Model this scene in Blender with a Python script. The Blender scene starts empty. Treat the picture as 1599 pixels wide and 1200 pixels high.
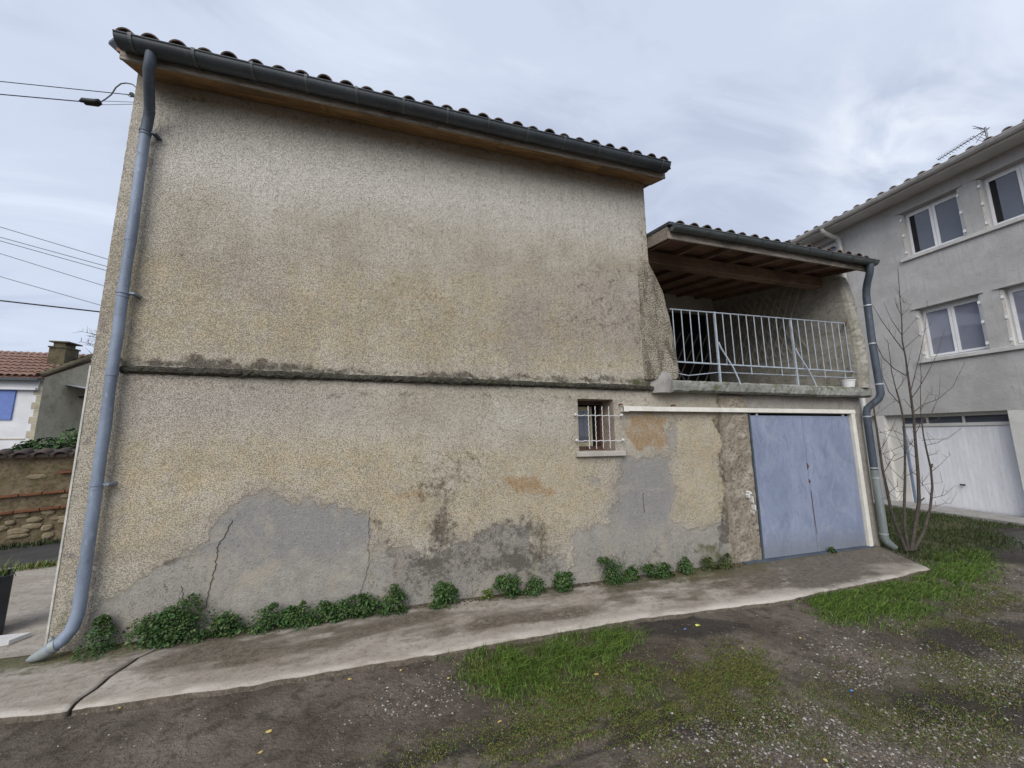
import bpy, bmesh, math, random
import numpy as np
from mathutils import Matrix, Vector
random.seed(7); rng = np.random.default_rng(7)
S = bpy.context.scene
COL = S.collection
R = math.radians

# ------------------------------------------------------------------ camera
F_PX, CU, CV, CAM_H = 560.0, 799.5, 600.0, 1.7
def _cam_rot(p, r, y):
    cp, sp, cr, sr, cy, sy = math.cos(p), math.sin(p), math.cos(r), math.sin(r), math.cos(y), math.sin(y)
    base = np.array([[1, 0, 0], [0, 0, 1], [0, -1, 0.]])
    return (np.array([[cy, -sy, 0], [sy, cy, 0], [0, 0, 1]]) @ np.array([[1, 0, 0], [0, cp, -sp], [0, sp, cp]])
            @ base @ np.array([[cr, -sr, 0], [sr, cr, 0], [0, 0, 1]]))
CAM = _cam_rot(R(8.161), R(0.488), R(-15.916))
def ray(u, v): return CAM @ np.array([u - CU, v - CV, F_PX])
def at(u, v, Y):                                   # surveyed point on a plane parallel to the long wall
    d = ray(u, v); t = Y / d[1]; return np.array([d[0] * t, Y, CAM_H + d[2] * t])
def at_x(u, v, X):
    d = ray(u, v); t = X / d[0]; return np.array([X, d[1] * t, CAM_H + d[2] * t])
def at_z(u, v, Z=0.0):
    d = ray(u, v); t = (Z - CAM_H) / d[2]; return np.array([d[0] * t, d[1] * t, Z])
cd = bpy.data.cameras.new('camera'); cam = bpy.data.objects.new('camera', cd); COL.objects.link(cam)
cd.sensor_width = 36.0; cd.lens = F_PX / 1599 * 36.0; cd.clip_start = 0.05; cd.clip_end = 2000
m4 = Matrix.Identity(4)
for i in range(3):
    m4[i][0], m4[i][1], m4[i][2] = CAM[i, 0], -CAM[i, 1], -CAM[i, 2]
m4[2][3] = CAM_H
cam.matrix_world = m4
S.camera = cam

# ------------------------------------------------------------------ world, sun, exposure
SUN_EL, SUN_AZ = R(40), R(210)                     # azimuth clockwise from +Y: high, behind and left of the viewer
SKY_K = 0.10
w = bpy.data.worlds.new('World'); S.world = w; w.use_nodes = True
wt = w.node_tree; wt.nodes.clear()
def wn(t, **k):
    n = wt.nodes.new(t)
    for a, b in k.items(): setattr(n, a, b)
    return n
out = wn('ShaderNodeOutputWorld'); bg = wn('ShaderNodeBackground'); bg.inputs['Strength'].default_value = SKY_K
sky = wn('ShaderNodeTexSky', sky_type='NISHITA', sun_disc=False, sun_elevation=SUN_EL, sun_rotation=SUN_AZ)
sky.air_density = 1.0; sky.dust_density = 2.0
tc = wn('ShaderNodeTexCoord'); sx = wn('ShaderNodeSeparateXYZ'); wt.links.new(tc.outputs['Generated'], sx.inputs[0])
def wmath(op, a, b=None, clamp=False):
    n = wn('ShaderNodeMath', operation=op, use_clamp=clamp)
    for i, v in enumerate((a, b)):
        if v is None: continue
        if isinstance(v, (int, float)): n.inputs[i].default_value = v
        else: wt.links.new(v, n.inputs[i])
    return n.outputs[0]
zz = wmath('ADD', wmath('MAXIMUM', sx.outputs[2], 0.0), 0.22)
cx = wn('ShaderNodeCombineXYZ')
wt.links.new(wmath('DIVIDE', sx.outputs[0], zz), cx.inputs[0]); wt.links.new(wmath('DIVIDE', sx.outputs[1], zz), cx.inputs[1])
mp = wn('ShaderNodeMapping'); wt.links.new(cx.outputs[0], mp.inputs['Vector'])
mp.inputs['Rotation'].default_value = (0, 0, R(38)); mp.inputs['Scale'].default_value = (0.75, 1.5, 1); mp.inputs['Location'].default_value = (0.6, 0.9, 5.1)
def wnoise(scale, detail, rough, dist):
    n = wn('ShaderNodeTexNoise'); n.inputs['Scale'].default_value = scale; n.inputs['Detail'].default_value = detail
    n.inputs['Roughness'].default_value = rough; n.inputs['Distortion'].default_value = dist
    wt.links.new(mp.outputs[0], n.inputs['Vector']); return n.outputs['Fac']
def wramp(f, stops):
    n = wn('ShaderNodeValToRGB'); e = n.color_ramp.elements
    while len(e) < len(stops): e.new(0.5)
    for i, (p, c) in enumerate(stops): e[i].position = p; e[i].color = (*c, 1)
    n.color_ramp.interpolation = 'EASE'
    wt.links.new(f, n.inputs[0]); return n.outputs[0]
cl = wmath('ADD', wmath('MULTIPLY', wnoise(0.9, 3, 0.5, 0.4), 0.58), wmath('MULTIPLY', wnoise(2.4, 7, 0.6, 0.8), 0.42))
cramp = wramp(cl, [(0.30, (.285, .32, .41)), (0.42, (.345, .385, .48)), (0.53, (.42, .465, .56)), (0.68, (.51, .555, .645))])
def wmix(f, a, b, blend='MIX'):
    n = wn('ShaderNodeMix', data_type='RGBA', blend_type=blend)
    for k, v in (('Factor', f), ('A', a), ('B', b)):
        i = [s for s in n.inputs if s.name == k and (s.type == 'RGBA' or k == 'Factor')][0]
        if isinstance(v, (int, float)): i.default_value = v
        elif isinstance(v, tuple): i.default_value = (*v, 1)
        else: wt.links.new(v, i)
    return [s for s in n.outputs if s.type == 'RGBA'][0]
# thin bright opening where the cloud lets more light through
d0 = ray(1425, 195); d0 = d0 / np.linalg.norm(d0)
vm = wn('ShaderNodeVectorMath', operation='DISTANCE'); wt.links.new(tc.outputs['Generated'], vm.inputs[0]); vm.inputs[1].default_value = tuple(d0)
gap = wmath('MULTIPLY', wmath('SUBTRACT', 1.0, wmath('DIVIDE', vm.outputs['Value'], 0.19), True), wmath('MULTIPLY', wmath('SUBTRACT', wnoise(3.1, 5, 0.55, 0.8), 0.46), 4.5), True)
cloud = wmix(gap, cramp, (.64, .67, .71))
scaled = wmix(1.0, cloud, (1 / SKY_K * .92, 1 / SKY_K * .92, 1 / SKY_K * .92), 'MULTIPLY')
final = wmix(0.90, sky.outputs[0], scaled)
wt.links.new(final, bg.inputs['Color']); wt.links.new(bg.outputs[0], out.inputs[0])

sd = bpy.data.lights.new('sun', 'SUN'); sun = bpy.data.objects.new('sun', sd); COL.objects.link(sun)
sd.energy = 1.5; sd.angle = R(50); sd.color = (1.0, 0.96, 0.89)
ds = Vector((math.sin(SUN_AZ) * math.cos(SUN_EL), math.cos(SUN_AZ) * math.cos(SUN_EL), math.sin(SUN_EL)))
sun.rotation_euler = ds.to_track_quat('Z', 'Y').to_euler()
S.view_settings.view_transform = 'Standard'; S.view_settings.look = 'None'; S.view_settings.gamma = 1
S.view_settings.use_curve_mapping = False; S.view_settings.exposure = 0.82

# ------------------------------------------------------------------ helpers: numpy noise
def vnoise(x, y, seed=0):
    xi, yi = np.floor(x).astype(int), np.floor(y).astype(int); fx, fy = x - xi, y - yi
    fx, fy = fx * fx * (3 - 2 * fx), fy * fy * (3 - 2 * fy)
    def h(a, b):
        n = (a * 374761393 + b * 668265263 + seed * 1442695041) & 0xffffffff
        n = ((n ^ (n >> 13)) * 1274126177) & 0xffffffff
        return ((n ^ (n >> 16)) & 0xffff) / 65535.0
    return (h(xi, yi) * (1 - fx) + h(xi + 1, yi) * fx) * (1 - fy) + (h(xi, yi + 1) * (1 - fx) + h(xi + 1, yi + 1) * fx) * fy
def fbm(x, y, seed=0, o=4):
    s, a, t = 0, .5, 0
    for k in range(o): s = s + a * vnoise(x * 2 ** k, y * 2 ** k, seed + k * 17); t += a; a *= .55
    return s / t
def sstep(a, b, x): t = np.clip((x - a) / (b - a), 0, 1); return t * t * (3 - 2 * t)
def polysd(px, py, poly):                          # signed distance, inside positive
    P = np.asarray(poly, float); d = np.full(px.shape, 1e9); ins = np.zeros(px.shape, bool)
    for i in range(len(P)):
        ax, ay = P[i]; bx, by = P[(i + 1) % len(P)]
        ex, ey = bx - ax, by - ay; L = ex * ex + ey * ey + 1e-12
        t = np.clip(((px - ax) * ex + (py - ay) * ey) / L, 0, 1)
        d = np.minimum(d, (px - ax - t * ex) ** 2 + (py - ay - t * ey) ** 2)
        c = ((ay > py) != (by > py)) & (px < ex * (py - ay) / (ey if abs(ey) > 1e-12 else 1e-12) + ax)
        ins ^= c
    d = np.sqrt(d); return np.where(ins, d, -d)

# ------------------------------------------------------------------ helpers: objects
def link(name, data, parent=None, label=None, cat=None, group=None, kind=None):
    o = bpy.data.objects.new(name, data); COL.objects.link(o)
    if parent: o.parent = parent
    for k, v in (('label', label), ('category', cat), ('group', group), ('kind', kind)):
        if v: o[k] = v
    return o
def wloc(o):
    v = Vector((0, 0, 0))
    while o is not None: v += o.location; o = o.parent
    return v
def thing(name, label, cat, loc, group=None):
    o = link(name, None, None, label, cat, group); o.location = loc; o.empty_display_size = .1; return o
class MB:
    def __init__(s): s.v = []; s.f = []
    def add(s, vs, fs):
        n = len(s.v); s.v.extend([tuple(map(float, p)) for p in vs]); s.f.extend([tuple(i + n for i in f) for f in fs]); return s
    def box(s, a, b):
        (x0, y0, z0), (x1, y1, z1) = a, b
        x0, x1 = min(x0, x1), max(x0, x1); y0, y1 = min(y0, y1), max(y0, y1); z0, z1 = min(z0, z1), max(z0, z1)
        return s.add([(x0, y0, z0), (x1, y0, z0), (x1, y1, z0), (x0, y1, z0), (x0, y0, z1), (x1, y0, z1), (x1, y1, z1), (x0, y1, z1)],
                     [(0, 3, 2, 1), (4, 5, 6, 7), (0, 1, 5, 4), (1, 2, 6, 5), (2, 3, 7, 6), (3, 0, 4, 7)])
    def beam(s, p, q, w, h, up=(0, 0, 1)):         # box from p to q, w across, h along up
        p, q = Vector(p), Vector(q); d = (q - p).normalized(); a = d.cross(Vector(up)).normalized(); u = a.cross(d)
        vs = []
        for c in (p, q):
            for i, j in ((-1, -1), (1, -1), (1, 1), (-1, 1)): vs.append(c + a * (i * w / 2) + u * (j * h / 2))
        return s.add(vs, [(0, 1, 2, 3), (7, 6, 5, 4), (0, 4, 5, 1), (1, 5, 6, 2), (2, 6, 7, 3), (3, 7, 4, 0)])
    def prism(s, poly, ax, a, b):                  # closed polygon extruded along axis ax (0,1,2)
        n = len(poly); vs = []
        for t in (a, b):
            for p in poly:
                q = list(p); q.insert(ax, t); vs.append(q)
        return s.add(vs, [tuple(range(n - 1, -1, -1)), tuple(range(n, 2 * n))] + [(i, (i + 1) % n, n + (i + 1) % n, n + i) for i in range(n)])
    def tube(s, pts, r, n=8, cap=True):
        pts = [Vector(p) for p in pts]; rs = r if isinstance(r, (list, tuple)) else [r] * len(pts)
        prev = None; vs = []
        for i, p in enumerate(pts):
            d = ((pts[i + 1] if i + 1 < len(pts) else p) - (pts[i - 1] if i else p)).normalized()
            if prev is None:
                u = d.cross(Vector((0, 0, 1)) if abs(d.z) < .9 else Vector((0, 1, 0))).normalized()
            else: u = (prev - d * prev.dot(d)).normalized()
            prev = u; w_ = d.cross(u)
            for k in range(n):
                t = 2 * math.pi * k / n; vs.append(p + (u * math.cos(t) + w_ * math.sin(t)) * rs[i])
        fs = [(i * n + k, i * n + (k + 1) % n, (i + 1) * n + (k + 1) % n, (i + 1) * n + k) for i in range(len(pts) - 1) for k in range(n)]
        if cap: fs += [tuple(range(n - 1, -1, -1)), tuple(range((len(pts) - 1) * n, len(pts) * n))]
        return s.add(vs, fs)
    def lathe(s, prof, c, n=20):
        vs = []; m = len(prof)
        for r_, z_ in prof:
            for k in range(n): t = 2 * math.pi * k / n; vs.append((c[0] + r_ * math.cos(t), c[1] + r_ * math.sin(t), c[2] + z_))
        return s.add(vs, [(i * n + k, i * n + (k + 1) % n, (i + 1) * n + (k + 1) % n, (i + 1) * n + k) for i in range(m - 1) for k in range(n)])
    def build(s, name, mat, parent=None, smooth=False, bevel=0, origin=None, **kw):
        me = bpy.data.meshes.new(name); o0 = wloc(parent) if parent else Vector((0, 0, 0))
        own = Vector(origin) if origin is not None else o0
        me.from_pydata([(p[0] - own.x, p[1] - own.y, p[2] - own.z) for p in s.v], [], s.f)
        me.materials.append(mat)
        bm = bmesh.new(); bm.from_mesh(me); bmesh.ops.recalc_face_normals(bm, faces=bm.faces)
        if bevel: bmesh.ops.bevel(bm, geom=[e for e in bm.edges if len(e.link_faces) == 2 and e.calc_face_angle(0) > .5], offset=bevel, segments=1, affect='EDGES')
        bm.to_mesh(me); bm.free()
        if smooth:
            me.polygons.foreach_set('use_smooth', [True] * len(me.polygons)); me.set_sharp_from_angle(angle=R(40))
        o = link(name, me, parent, **kw); o.location = own - o0
        return o
def copy_of(o, parent, loc):
    c = o.copy(); COL.objects.link(c); c.parent = parent; c.location = Vector(loc) - (wloc(parent) if parent else Vector((0, 0, 0))); return c
def np_mesh(name, V, F, mat, smooth=False, colors=None, parent=None, **kw):
    """V (n,3), F (m,k) of one polygon size; colors {attr: (n,4)}"""
    me = bpy.data.meshes.new(name); k = F.shape[1]
    if parent: V = V - np.array(wloc(parent))
    me.vertices.add(len(V)); me.vertices.foreach_set('co', V.astype(np.float32).ravel())
    me.loops.add(F.size); me.loops.foreach_set('vertex_index', F.astype(np.int32).ravel())
    me.polygons.add(len(F)); me.polygons.foreach_set('loop_start', np.arange(0, F.size, k, dtype=np.int32))
    me.update(calc_edges=True); me.validate()
    if smooth: me.polygons.foreach_set('use_smooth', np.ones(len(F), bool))
    for a, c in (colors or {}).items():
        at_ = me.attributes.new(a, 'FLOAT_COLOR', 'POINT'); at_.data.foreach_set('color', c.astype(np.float32).ravel())
    me.materials.append(mat)
    return link(name, me, parent, **kw)

# ------------------------------------------------------------------ helpers: materials
class NT:
    def __init__(s, name):
        s.m = bpy.data.materials.new(name); s.m.use_nodes = True; s.t = s.m.node_tree; s.t.nodes.clear()
        s.o = s.t.nodes.new('ShaderNodeOutputMaterial'); s.b = s.t.nodes.new('ShaderNodeBsdfPrincipled'); s.t.links.new(s.b.outputs[0], s.o.inputs[0])
        s._tc = None
    def n(s, t, **k):
        n = s.t.nodes.new(t)
        for a, b in k.items(): setattr(n, a, b)
        return n
    def set(s, i, v):
        if v is None: return
        if isinstance(v, (int, float)): i.default_value = v
        elif isinstance(v, tuple): i.default_value = (*v, 1) if i.type == 'RGBA' and len(v) == 3 else v
        else: s.t.links.new(v, i)
    def co(s, scale=(1, 1, 1), loc=(0, 0, 0), rot=(0, 0, 0), rnd=False):
        if s._tc is None: s._tc = s.n('ShaderNodeTexCoord')
        v = s._tc.outputs['Object']
        if rnd:
            oi = s.n('ShaderNodeObjectInfo'); a = s.n('ShaderNodeVectorMath', operation='ADD'); s.t.links.new(v, a.inputs[0])
            k = s.n('ShaderNodeVectorMath', operation='SCALE'); k.inputs[0].default_value = (37, 19, 23); s.t.links.new(oi.outputs['Random'], k.inputs['Scale'])
            s.t.links.new(k.outputs[0], a.inputs[1]); v = a.outputs[0]
        m = s.n('ShaderNodeMapping'); s.t.links.new(v, m.inputs[0])
        m.inputs['Scale'].default_value = scale; m.inputs['Location'].default_value = loc; m.inputs['Rotation'].default_value = rot
        return m.outputs[0]
    def noise(s, scale, detail=4, rough=.55, dist=0, vec=None):
        n = s.n('ShaderNodeTexNoise'); n.inputs['Scale'].default_value = scale; n.inputs['Detail'].default_value = detail
        n.inputs['Roughness'].default_value = rough; n.inputs['Distortion'].default_value = dist
        s.t.links.new(vec if vec is not None else s.co(), n.inputs['Vector']); return n.outputs['Fac']
    def voro(s, scale, feat='F1', vec=None, out_='Distance', rand=1):
        n = s.n('ShaderNodeTexVoronoi', feature=feat); n.inputs['Scale'].default_value = scale; n.inputs['Randomness'].default_value = rand
        s.t.links.new(vec if vec is not None else s.co(), n.inputs['Vector']); return n.outputs[out_]
    def math(s, op, a, b=None, c=None, clamp=False):
        n = s.n('ShaderNodeMath', operation=op, use_clamp=clamp)
        for i, v in enumerate((a, b, c)): s.set(n.inputs[i], v)
        return n.outputs[0]
    def step(s, x, a, b):
        n = s.n('ShaderNodeMapRange', interpolation_type='SMOOTHSTEP'); s.set(n.inputs['Value'], x)
        n.inputs['From Min'].default_value = a; n.inputs['From Max'].default_value = b; return n.outputs[0]
    def mix(s, f, a, b, blend='MIX'):
        n = s.n('ShaderNodeMix', data_type='RGBA', blend_type=blend)
        s.set([i for i in n.inputs if i.name == 'Factor'][0], f)
        s.set([i for i in n.inputs if i.name == 'A' and i.type == 'RGBA'][0], a); s.set([i for i in n.inputs if i.name == 'B' and i.type == 'RGBA'][0], b)
        return [i for i in n.outputs if i.type == 'RGBA'][0]
    def ramp(s, f, stops, interp='LINEAR'):
        n = s.n('ShaderNodeValToRGB'); e = n.color_ramp.elements; n.color_ramp.interpolation = interp
        while len(e) < len(stops): e.new(.5)
        for i, (p, c) in enumerate(stops): e[i].position = p; e[i].color = (*c, 1)
        s.t.links.new(f, n.inputs[0]); return n.outputs[0]
    def attr(s, name):
        a = s.n('ShaderNodeAttribute'); a.attribute_name = name
        sp = s.n('ShaderNodeSeparateColor'); s.t.links.new(a.outputs['Color'], sp.inputs[0])
        return sp.outputs[0], sp.outputs[1], sp.outputs[2], a.outputs['Alpha']
    def bump(s, h, strength=.5, dist=.01):
        n = s.n('ShaderNodeBump'); n.inputs['Strength'].default_value = strength; n.inputs['Distance'].default_value = dist
        s.t.links.new(h, n.inputs['Height']); s.t.links.new(n.outputs[0], s.b.inputs['Normal']); return n
    def done(s, color, rough=.9, spec=.3, metal=0):
        s.set(s.b.inputs['Base Color'], color); s.set(s.b.inputs['Roughness'], rough); s.b.inputs['Specular IOR Level'].default_value = spec
        s.set(s.b.inputs['Metallic'], metal); return s.m

def simple(name, c, rough=.6, var=.25, scale=6, spec=.3, metal=0, dirt=None, bump=0.0, bscale=40, stretch=(1, 1, 1)):
    t = NT(name); v = t.co(stretch, rnd=True)
    a = t.noise(scale, 5, .6, vec=v); b = t.noise(scale * 7, 3, .6, vec=v)
    col = t.mix(t.step(a, .3, .72), tuple(x * (1 - var) for x in c), tuple(min(1, x * (1 + var * .6)) for x in c))
    col = t.mix(t.math('MULTIPLY', t.step(b, .5, .8), .35), col, dirt or tuple(x * .55 for x in c))
    if bump: t.bump(t.noise(bscale, 4, .6, vec=v), bump, .01)
    return t.done(col, rough, spec, metal)

def facade_mat():
    t = NT('roughcast_render'); v = t.co()
    cem, dark, warm, pit = t.attr('wear_shade'); org, lite, moss, mauve = t.attr('tint')
    fine = t.noise(85, 3, .6); mid = t.noise(22, 4, .6); big = t.noise(2.2, 5, .6); grain = t.noise(190, 2, .5); big2 = t.noise(6.5, 5, .65, .4)
    col = t.mix(t.step(big, .35, .68), (.41, .368, .29), (.52, .48, .405))
    col = t.mix(t.math('MULTIPLY', warm, t.step(big2, .2, .8)), col, (.54, .438, .255))
    col = t.mix(t.math('MULTIPLY', lite, t.math('ADD', .6, t.math('MULTIPLY', big2, .6), clamp=True)), col, (.66, .63, .565))
    col = t.mix(t.math('MULTIPLY', mauve, .85), col, (.37, .325, .295))
    col = t.mix(t.step(t.math('ADD', org, t.math('MULTIPLY', t.math('SUBTRACT', big2, .5), .9)), .45, .95), col, (.40, .28, .165))
    # coarse thrown texture: grains and hollows of a darker colour
    wv = t.n('ShaderNodeTexNoise'); wv.inputs['Scale'].default_value = 55; wv.inputs['Detail'].default_value = 2; t.t.links.new(v, wv.inputs['Vector'])
    wa = t.n('ShaderNodeVectorMath', operation='MULTIPLY_ADD'); t.t.links.new(wv.outputs['Color'], wa.inputs[0]); wa.inputs[1].default_value = (.016, .016, .016); t.t.links.new(v, wa.inputs[2])
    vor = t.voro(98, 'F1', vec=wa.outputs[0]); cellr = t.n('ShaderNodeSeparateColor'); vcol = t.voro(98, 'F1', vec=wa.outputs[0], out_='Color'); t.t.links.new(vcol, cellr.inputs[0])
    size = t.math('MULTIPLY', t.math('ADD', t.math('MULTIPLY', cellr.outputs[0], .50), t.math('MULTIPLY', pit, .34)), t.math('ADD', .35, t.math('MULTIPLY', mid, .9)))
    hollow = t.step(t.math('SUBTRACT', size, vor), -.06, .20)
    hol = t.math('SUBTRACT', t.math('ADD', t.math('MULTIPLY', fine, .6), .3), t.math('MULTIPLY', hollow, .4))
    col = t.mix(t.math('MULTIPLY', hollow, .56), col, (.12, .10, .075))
    col = t.mix(t.math('MULTIPLY', t.step(grain, .55, .75), .3), col, (.56, .50, .41))
    # smooth cement where the render has come away
    cm = t.step(t.math('ADD', cem, t.math('MULTIPLY', t.math('SUBTRACT', t.math('ADD', t.math('MULTIPLY', mid, .4), t.math('ADD', t.math('MULTIPLY', big2, .4), t.math('MULTIPLY', fine, .2))), .5), 2.6)), .36, .64)
    cc = t.mix(t.step(big2, .3, .7), (.265, .247, .222), (.36, .338, .30)); cool = t.step(t.math('ADD', mauve, t.math('MULTIPLY', t.math('SUBTRACT', big2, .5), 1.2)), .3, .8); cc = t.mix(t.math('MULTIPLY', cool, .8), cc, (.245, .245, .238))
    cc = t.mix(t.math('MULTIPLY', t.step(mid, .56, .75), .45), cc, (.45, .43, .395)); cc = t.mix(t.math('MULTIPLY', t.step(t.noise(14, 6, .7, .8), .55, .7), .5), cc, (.19, .18, .17))
    cc = t.mix(t.math('MULTIPLY', t.step(fine, .52, .68), .6), cc, (.14, .13, .12)); cc = t.mix(t.math('MULTIPLY', t.step(grain, .56, .72), .4), cc, (.46, .44, .41)); cc = t.mix(t.math('MULTIPLY', t.step(t.noise(3.2, 5, .6, .5), .50, .68), .55), cc, (.38, .34, .27))
    rim = t.math('SUBTRACT', 1.0, t.math('MULTIPLY', t.math('ABSOLUTE', t.math('SUBTRACT', cm, .5)), 2.0), clamp=True)
    col = t.mix(cm, col, cc); col = t.mix(t.math('MULTIPLY', rim, .22), col, (.13, .11, .085))
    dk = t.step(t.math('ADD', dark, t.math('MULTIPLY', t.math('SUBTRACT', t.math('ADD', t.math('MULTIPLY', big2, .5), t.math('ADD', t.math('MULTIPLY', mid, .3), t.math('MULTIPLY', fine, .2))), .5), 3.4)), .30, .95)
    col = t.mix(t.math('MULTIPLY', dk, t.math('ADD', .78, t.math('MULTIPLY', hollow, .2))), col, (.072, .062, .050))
    stk = t.math('MULTIPLY', t.step(t.noise(7, 5, .65, .3, t.co((2.6, 1, .16))), .50, .74), t.step(big, .3, .6)); col = t.mix(t.math('MULTIPLY', stk, .24), col, (.16, .135, .105))
    ms = t.step(t.math('ADD', moss, t.math('MULTIPLY', t.math('SUBTRACT', big2, .5), 1.2)), .4, .8)
    col = t.mix(t.math('MULTIPLY', ms, .8), col, (.085, .095, .03))
    hgt = t.math('ADD', t.math('MULTIPLY', t.mix(cm, t.step(hol, .38, .62), t.math('ADD', t.math('MULTIPLY', mid, .5), t.math('MULTIPLY', fine, .5))), 1.0), t.math('MULTIPLY', grain, .25))
    t.bump(hgt, .85, .014)
    return t.done(col, .95, .15)
def concrete_mat(name, c0, c1, dark=(.09, .085, .075), moss=0.0, spots=(.6, .75), bump=.5, scale=5, pale=None, streak=0):
    t = NT(name); a = t.noise(scale, 6, .62, .3); b = t.noise(scale * 5, 5, .65); c = t.noise(scale * 26, 3, .6)
    col = t.mix(t.step(a, .3, .7), c0, c1); col = t.mix(t.math('MULTIPLY', t.step(b, *spots), .7), col, dark)
    if pale: col = t.mix(t.math('MULTIPLY', t.step(c, .58, .68), .8), col, pale)
    else: col = t.mix(t.math('MULTIPLY', t.step(c, .56, .72), .4), col, tuple(x * 1.25 for x in c1))
    if moss: col = t.mix(t.math('MULTIPLY', t.step(t.noise(scale * 2.2, 5, .6, .2, t.co(loc=(3, 5, 1))), .52, .66), moss), col, (.085, .10, .025))
    if streak: col = t.mix(t.math('MULTIPLY', t.math('MULTIPLY', t.step(t.noise(6, 5, .65, .3, t.co((3, 3, .22))), .47, .72), t.step(a, .35, .6)), streak), col, dark)
    t.bump(t.math('ADD', b, t.math('MULTIPLY', c, .7)), bump, .012); return t.done(col, .92, .2)
def pebble_dash_mat():
    t = NT('coarse_pebble_dash'); v = t.co(); a = t.noise(4, 5, .6, .3); b = t.noise(17, 4, .65); vd = t.voro(62, 'F1'); vc = t.n('ShaderNodeSeparateColor'); t.t.links.new(t.voro(62, 'F1', out_='Color'), vc.inputs[0])
    col = t.mix(t.step(a, .35, .65), (.36, .32, .25), (.46, .42, .34)); dkm = t.step(t.noise(3.1, 5, .6, .6, t.co((2.2, 2.2, .6), (4, 1, 2))), .46, .62)
    col = t.mix(t.math('MULTIPLY', dkm, .6), col, (.055, .05, .042)); col = t.mix(t.math('MULTIPLY', t.step(vd, .32, .62), .5), col, (.05, .042, .033))
    grit = t.math('MULTIPLY', t.math('SUBTRACT', 1.0, t.step(vd, .22, .42)), t.step(vc.outputs[0], .62, .8)); col = t.mix(t.math('MULTIPLY', grit, .85), col, (.50, .46, .38)); col = t.mix(t.math('MULTIPLY', t.step(b, .56, .7), .4), col, (.10, .095, .05))
    t.bump(t.math('SUBTRACT', 1.0, vd), 1.0, .02); return t.done(col, .95, .2)
def wood_mat(name, c0, c1, c2):
    t = NT(name); v = t.co((1.2, 14, 14), rnd=True); a = t.noise(3, 6, .65, .6, v); b = t.noise(14, 4, .6, vec=v); c = t.noise(1.4, 4, .6, vec=t.co(rnd=True))
    col = t.mix(t.step(a, .3, .7), c0, c1); col = t.mix(t.math('MULTIPLY', t.step(c, .45, .7), .8), col, c2); col = t.mix(t.math('MULTIPLY', t.step(b, .5, .65), .6), col, tuple(x * .4 for x in c0))
    t.bump(t.math('ADD', a, b), .3, .006); return t.done(col, .8, .2)
def zinc_mat(name, c, streak=.5, rough=.5):
    t = NT(name); a = t.noise(3.5, 5, .6, .3, t.co((1, 1, .6))); b = t.noise(24, 5, .7, .2, t.co((1, 1, .35))); d = t.noise(11, 4, .7)
    col = t.mix(t.step(a, .3, .7), tuple(x * .78 for x in c), tuple(x * 1.15 for x in c))
    col = t.mix(t.math('MULTIPLY', t.step(b, .52, .72), streak), col, tuple(min(1, x * 1.5 + .03) for x in c)); col = t.mix(t.math('MULTIPLY', t.step(d, .58, .72), streak), col, tuple(x * .55 for x in c))
    t.bump(d, .12, .004); return t.done(col, t.math('ADD', rough - .1, t.math('MULTIPLY', a, .25)), .45, .25)
def attr_color_mat(name, rough=.7, trans=0.0, spec=.3):
    t = NT(name); a = t.n('ShaderNodeAttribute'); a.attribute_name = 'tone'
    return t.done(t.mix(t.math('MULTIPLY', t.noise(9, 3), .15), a.outputs['Color'], (.02, .03, .01)), rough, spec)
def tile_mat(name, c0, c1, c2):
    t = NT(name); oi = t.n('ShaderNodeObjectInfo'); a = t.noise(9, 5, .6, vec=t.co(rnd=True)); b = t.noise(35, 4, .7, vec=t.co(rnd=True))
    col = t.mix(oi.outputs['Random'], c0, c1); col = t.mix(t.math('MULTIPLY', t.step(a, .42, .66), .8), col, c2); col = t.mix(t.math('MULTIPLY', t.step(b, .58, .7), .6), col, (.16, .15, .12))
    t.bump(b, .4, .006); return t.done(col, .88, .2)
def ground_mat():
    t = NT('damp_earth'); wet, grv, grn, pud = t.attr('soil')
    a = t.noise(1.3, 6, .62, .3); b = t.noise(9, 6, .7, .2); c = t.noise(60, 4, .65); d = t.noise(160, 3, .6)
    col = t.mix(t.step(a, .3, .7), (.072, .055, .041), (.185, .156, .126)); col = t.mix(t.math('MULTIPLY', t.step(b, .46, .66), .75), col, (.050, .037, .027))
    col = t.mix(t.math('MULTIPLY', t.step(c, .52, .70), .5), col, (.17, .15, .13)); col = t.mix(t.math('MULTIPLY', t.step(d, .60, .72), .35), col, (.25, .23, .20))
    sp = t.voro(48, 'F1'); spk = t.math('MULTIPLY', t.math('SUBTRACT', 1.0, t.step(sp, .16, .30)), t.step(t.math('ADD', grv, t.math('MULTIPLY', t.math('SUBTRACT', b, .5), 1.3)), .35, .8))
    col = t.mix(t.math('MULTIPLY', spk, .6), col, (.22, .20, .18))
    g = t.step(t.math('ADD', grn, t.math('MULTIPLY', t.math('SUBTRACT', t.math('ADD', t.math('MULTIPLY', b, .6), t.math('MULTIPLY', c, .4)), .5), 1.6)), .35, .75)
    col = t.mix(t.math('MULTIPLY', g, .75), col, (.068, .072, .025))
    wt_ = t.step(t.math('ADD', wet, t.math('MULTIPLY', t.math('SUBTRACT', b, .5), .8)), .35, .8); col = t.mix(t.math('MULTIPLY', wt_, .75), col, (.028, .024, .021))
    pd = t.step(pud, .35, .7); col = t.mix(pd, col, (.05, .047, .045))
    ro = t.math('SUBTRACT', .93, t.math('ADD', t.math('MULTIPLY', pd, .72), t.math('MULTIPLY', wt_, .2)))
    t.bump(t.math('ADD', t.math('ADD', t.math('MULTIPLY', b, 1.4), t.math('MULTIPLY', c, .45)), t.math('MULTIPLY', spk, .5)), 1.0, .035)
    return t.done(col, ro, .3)
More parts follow.
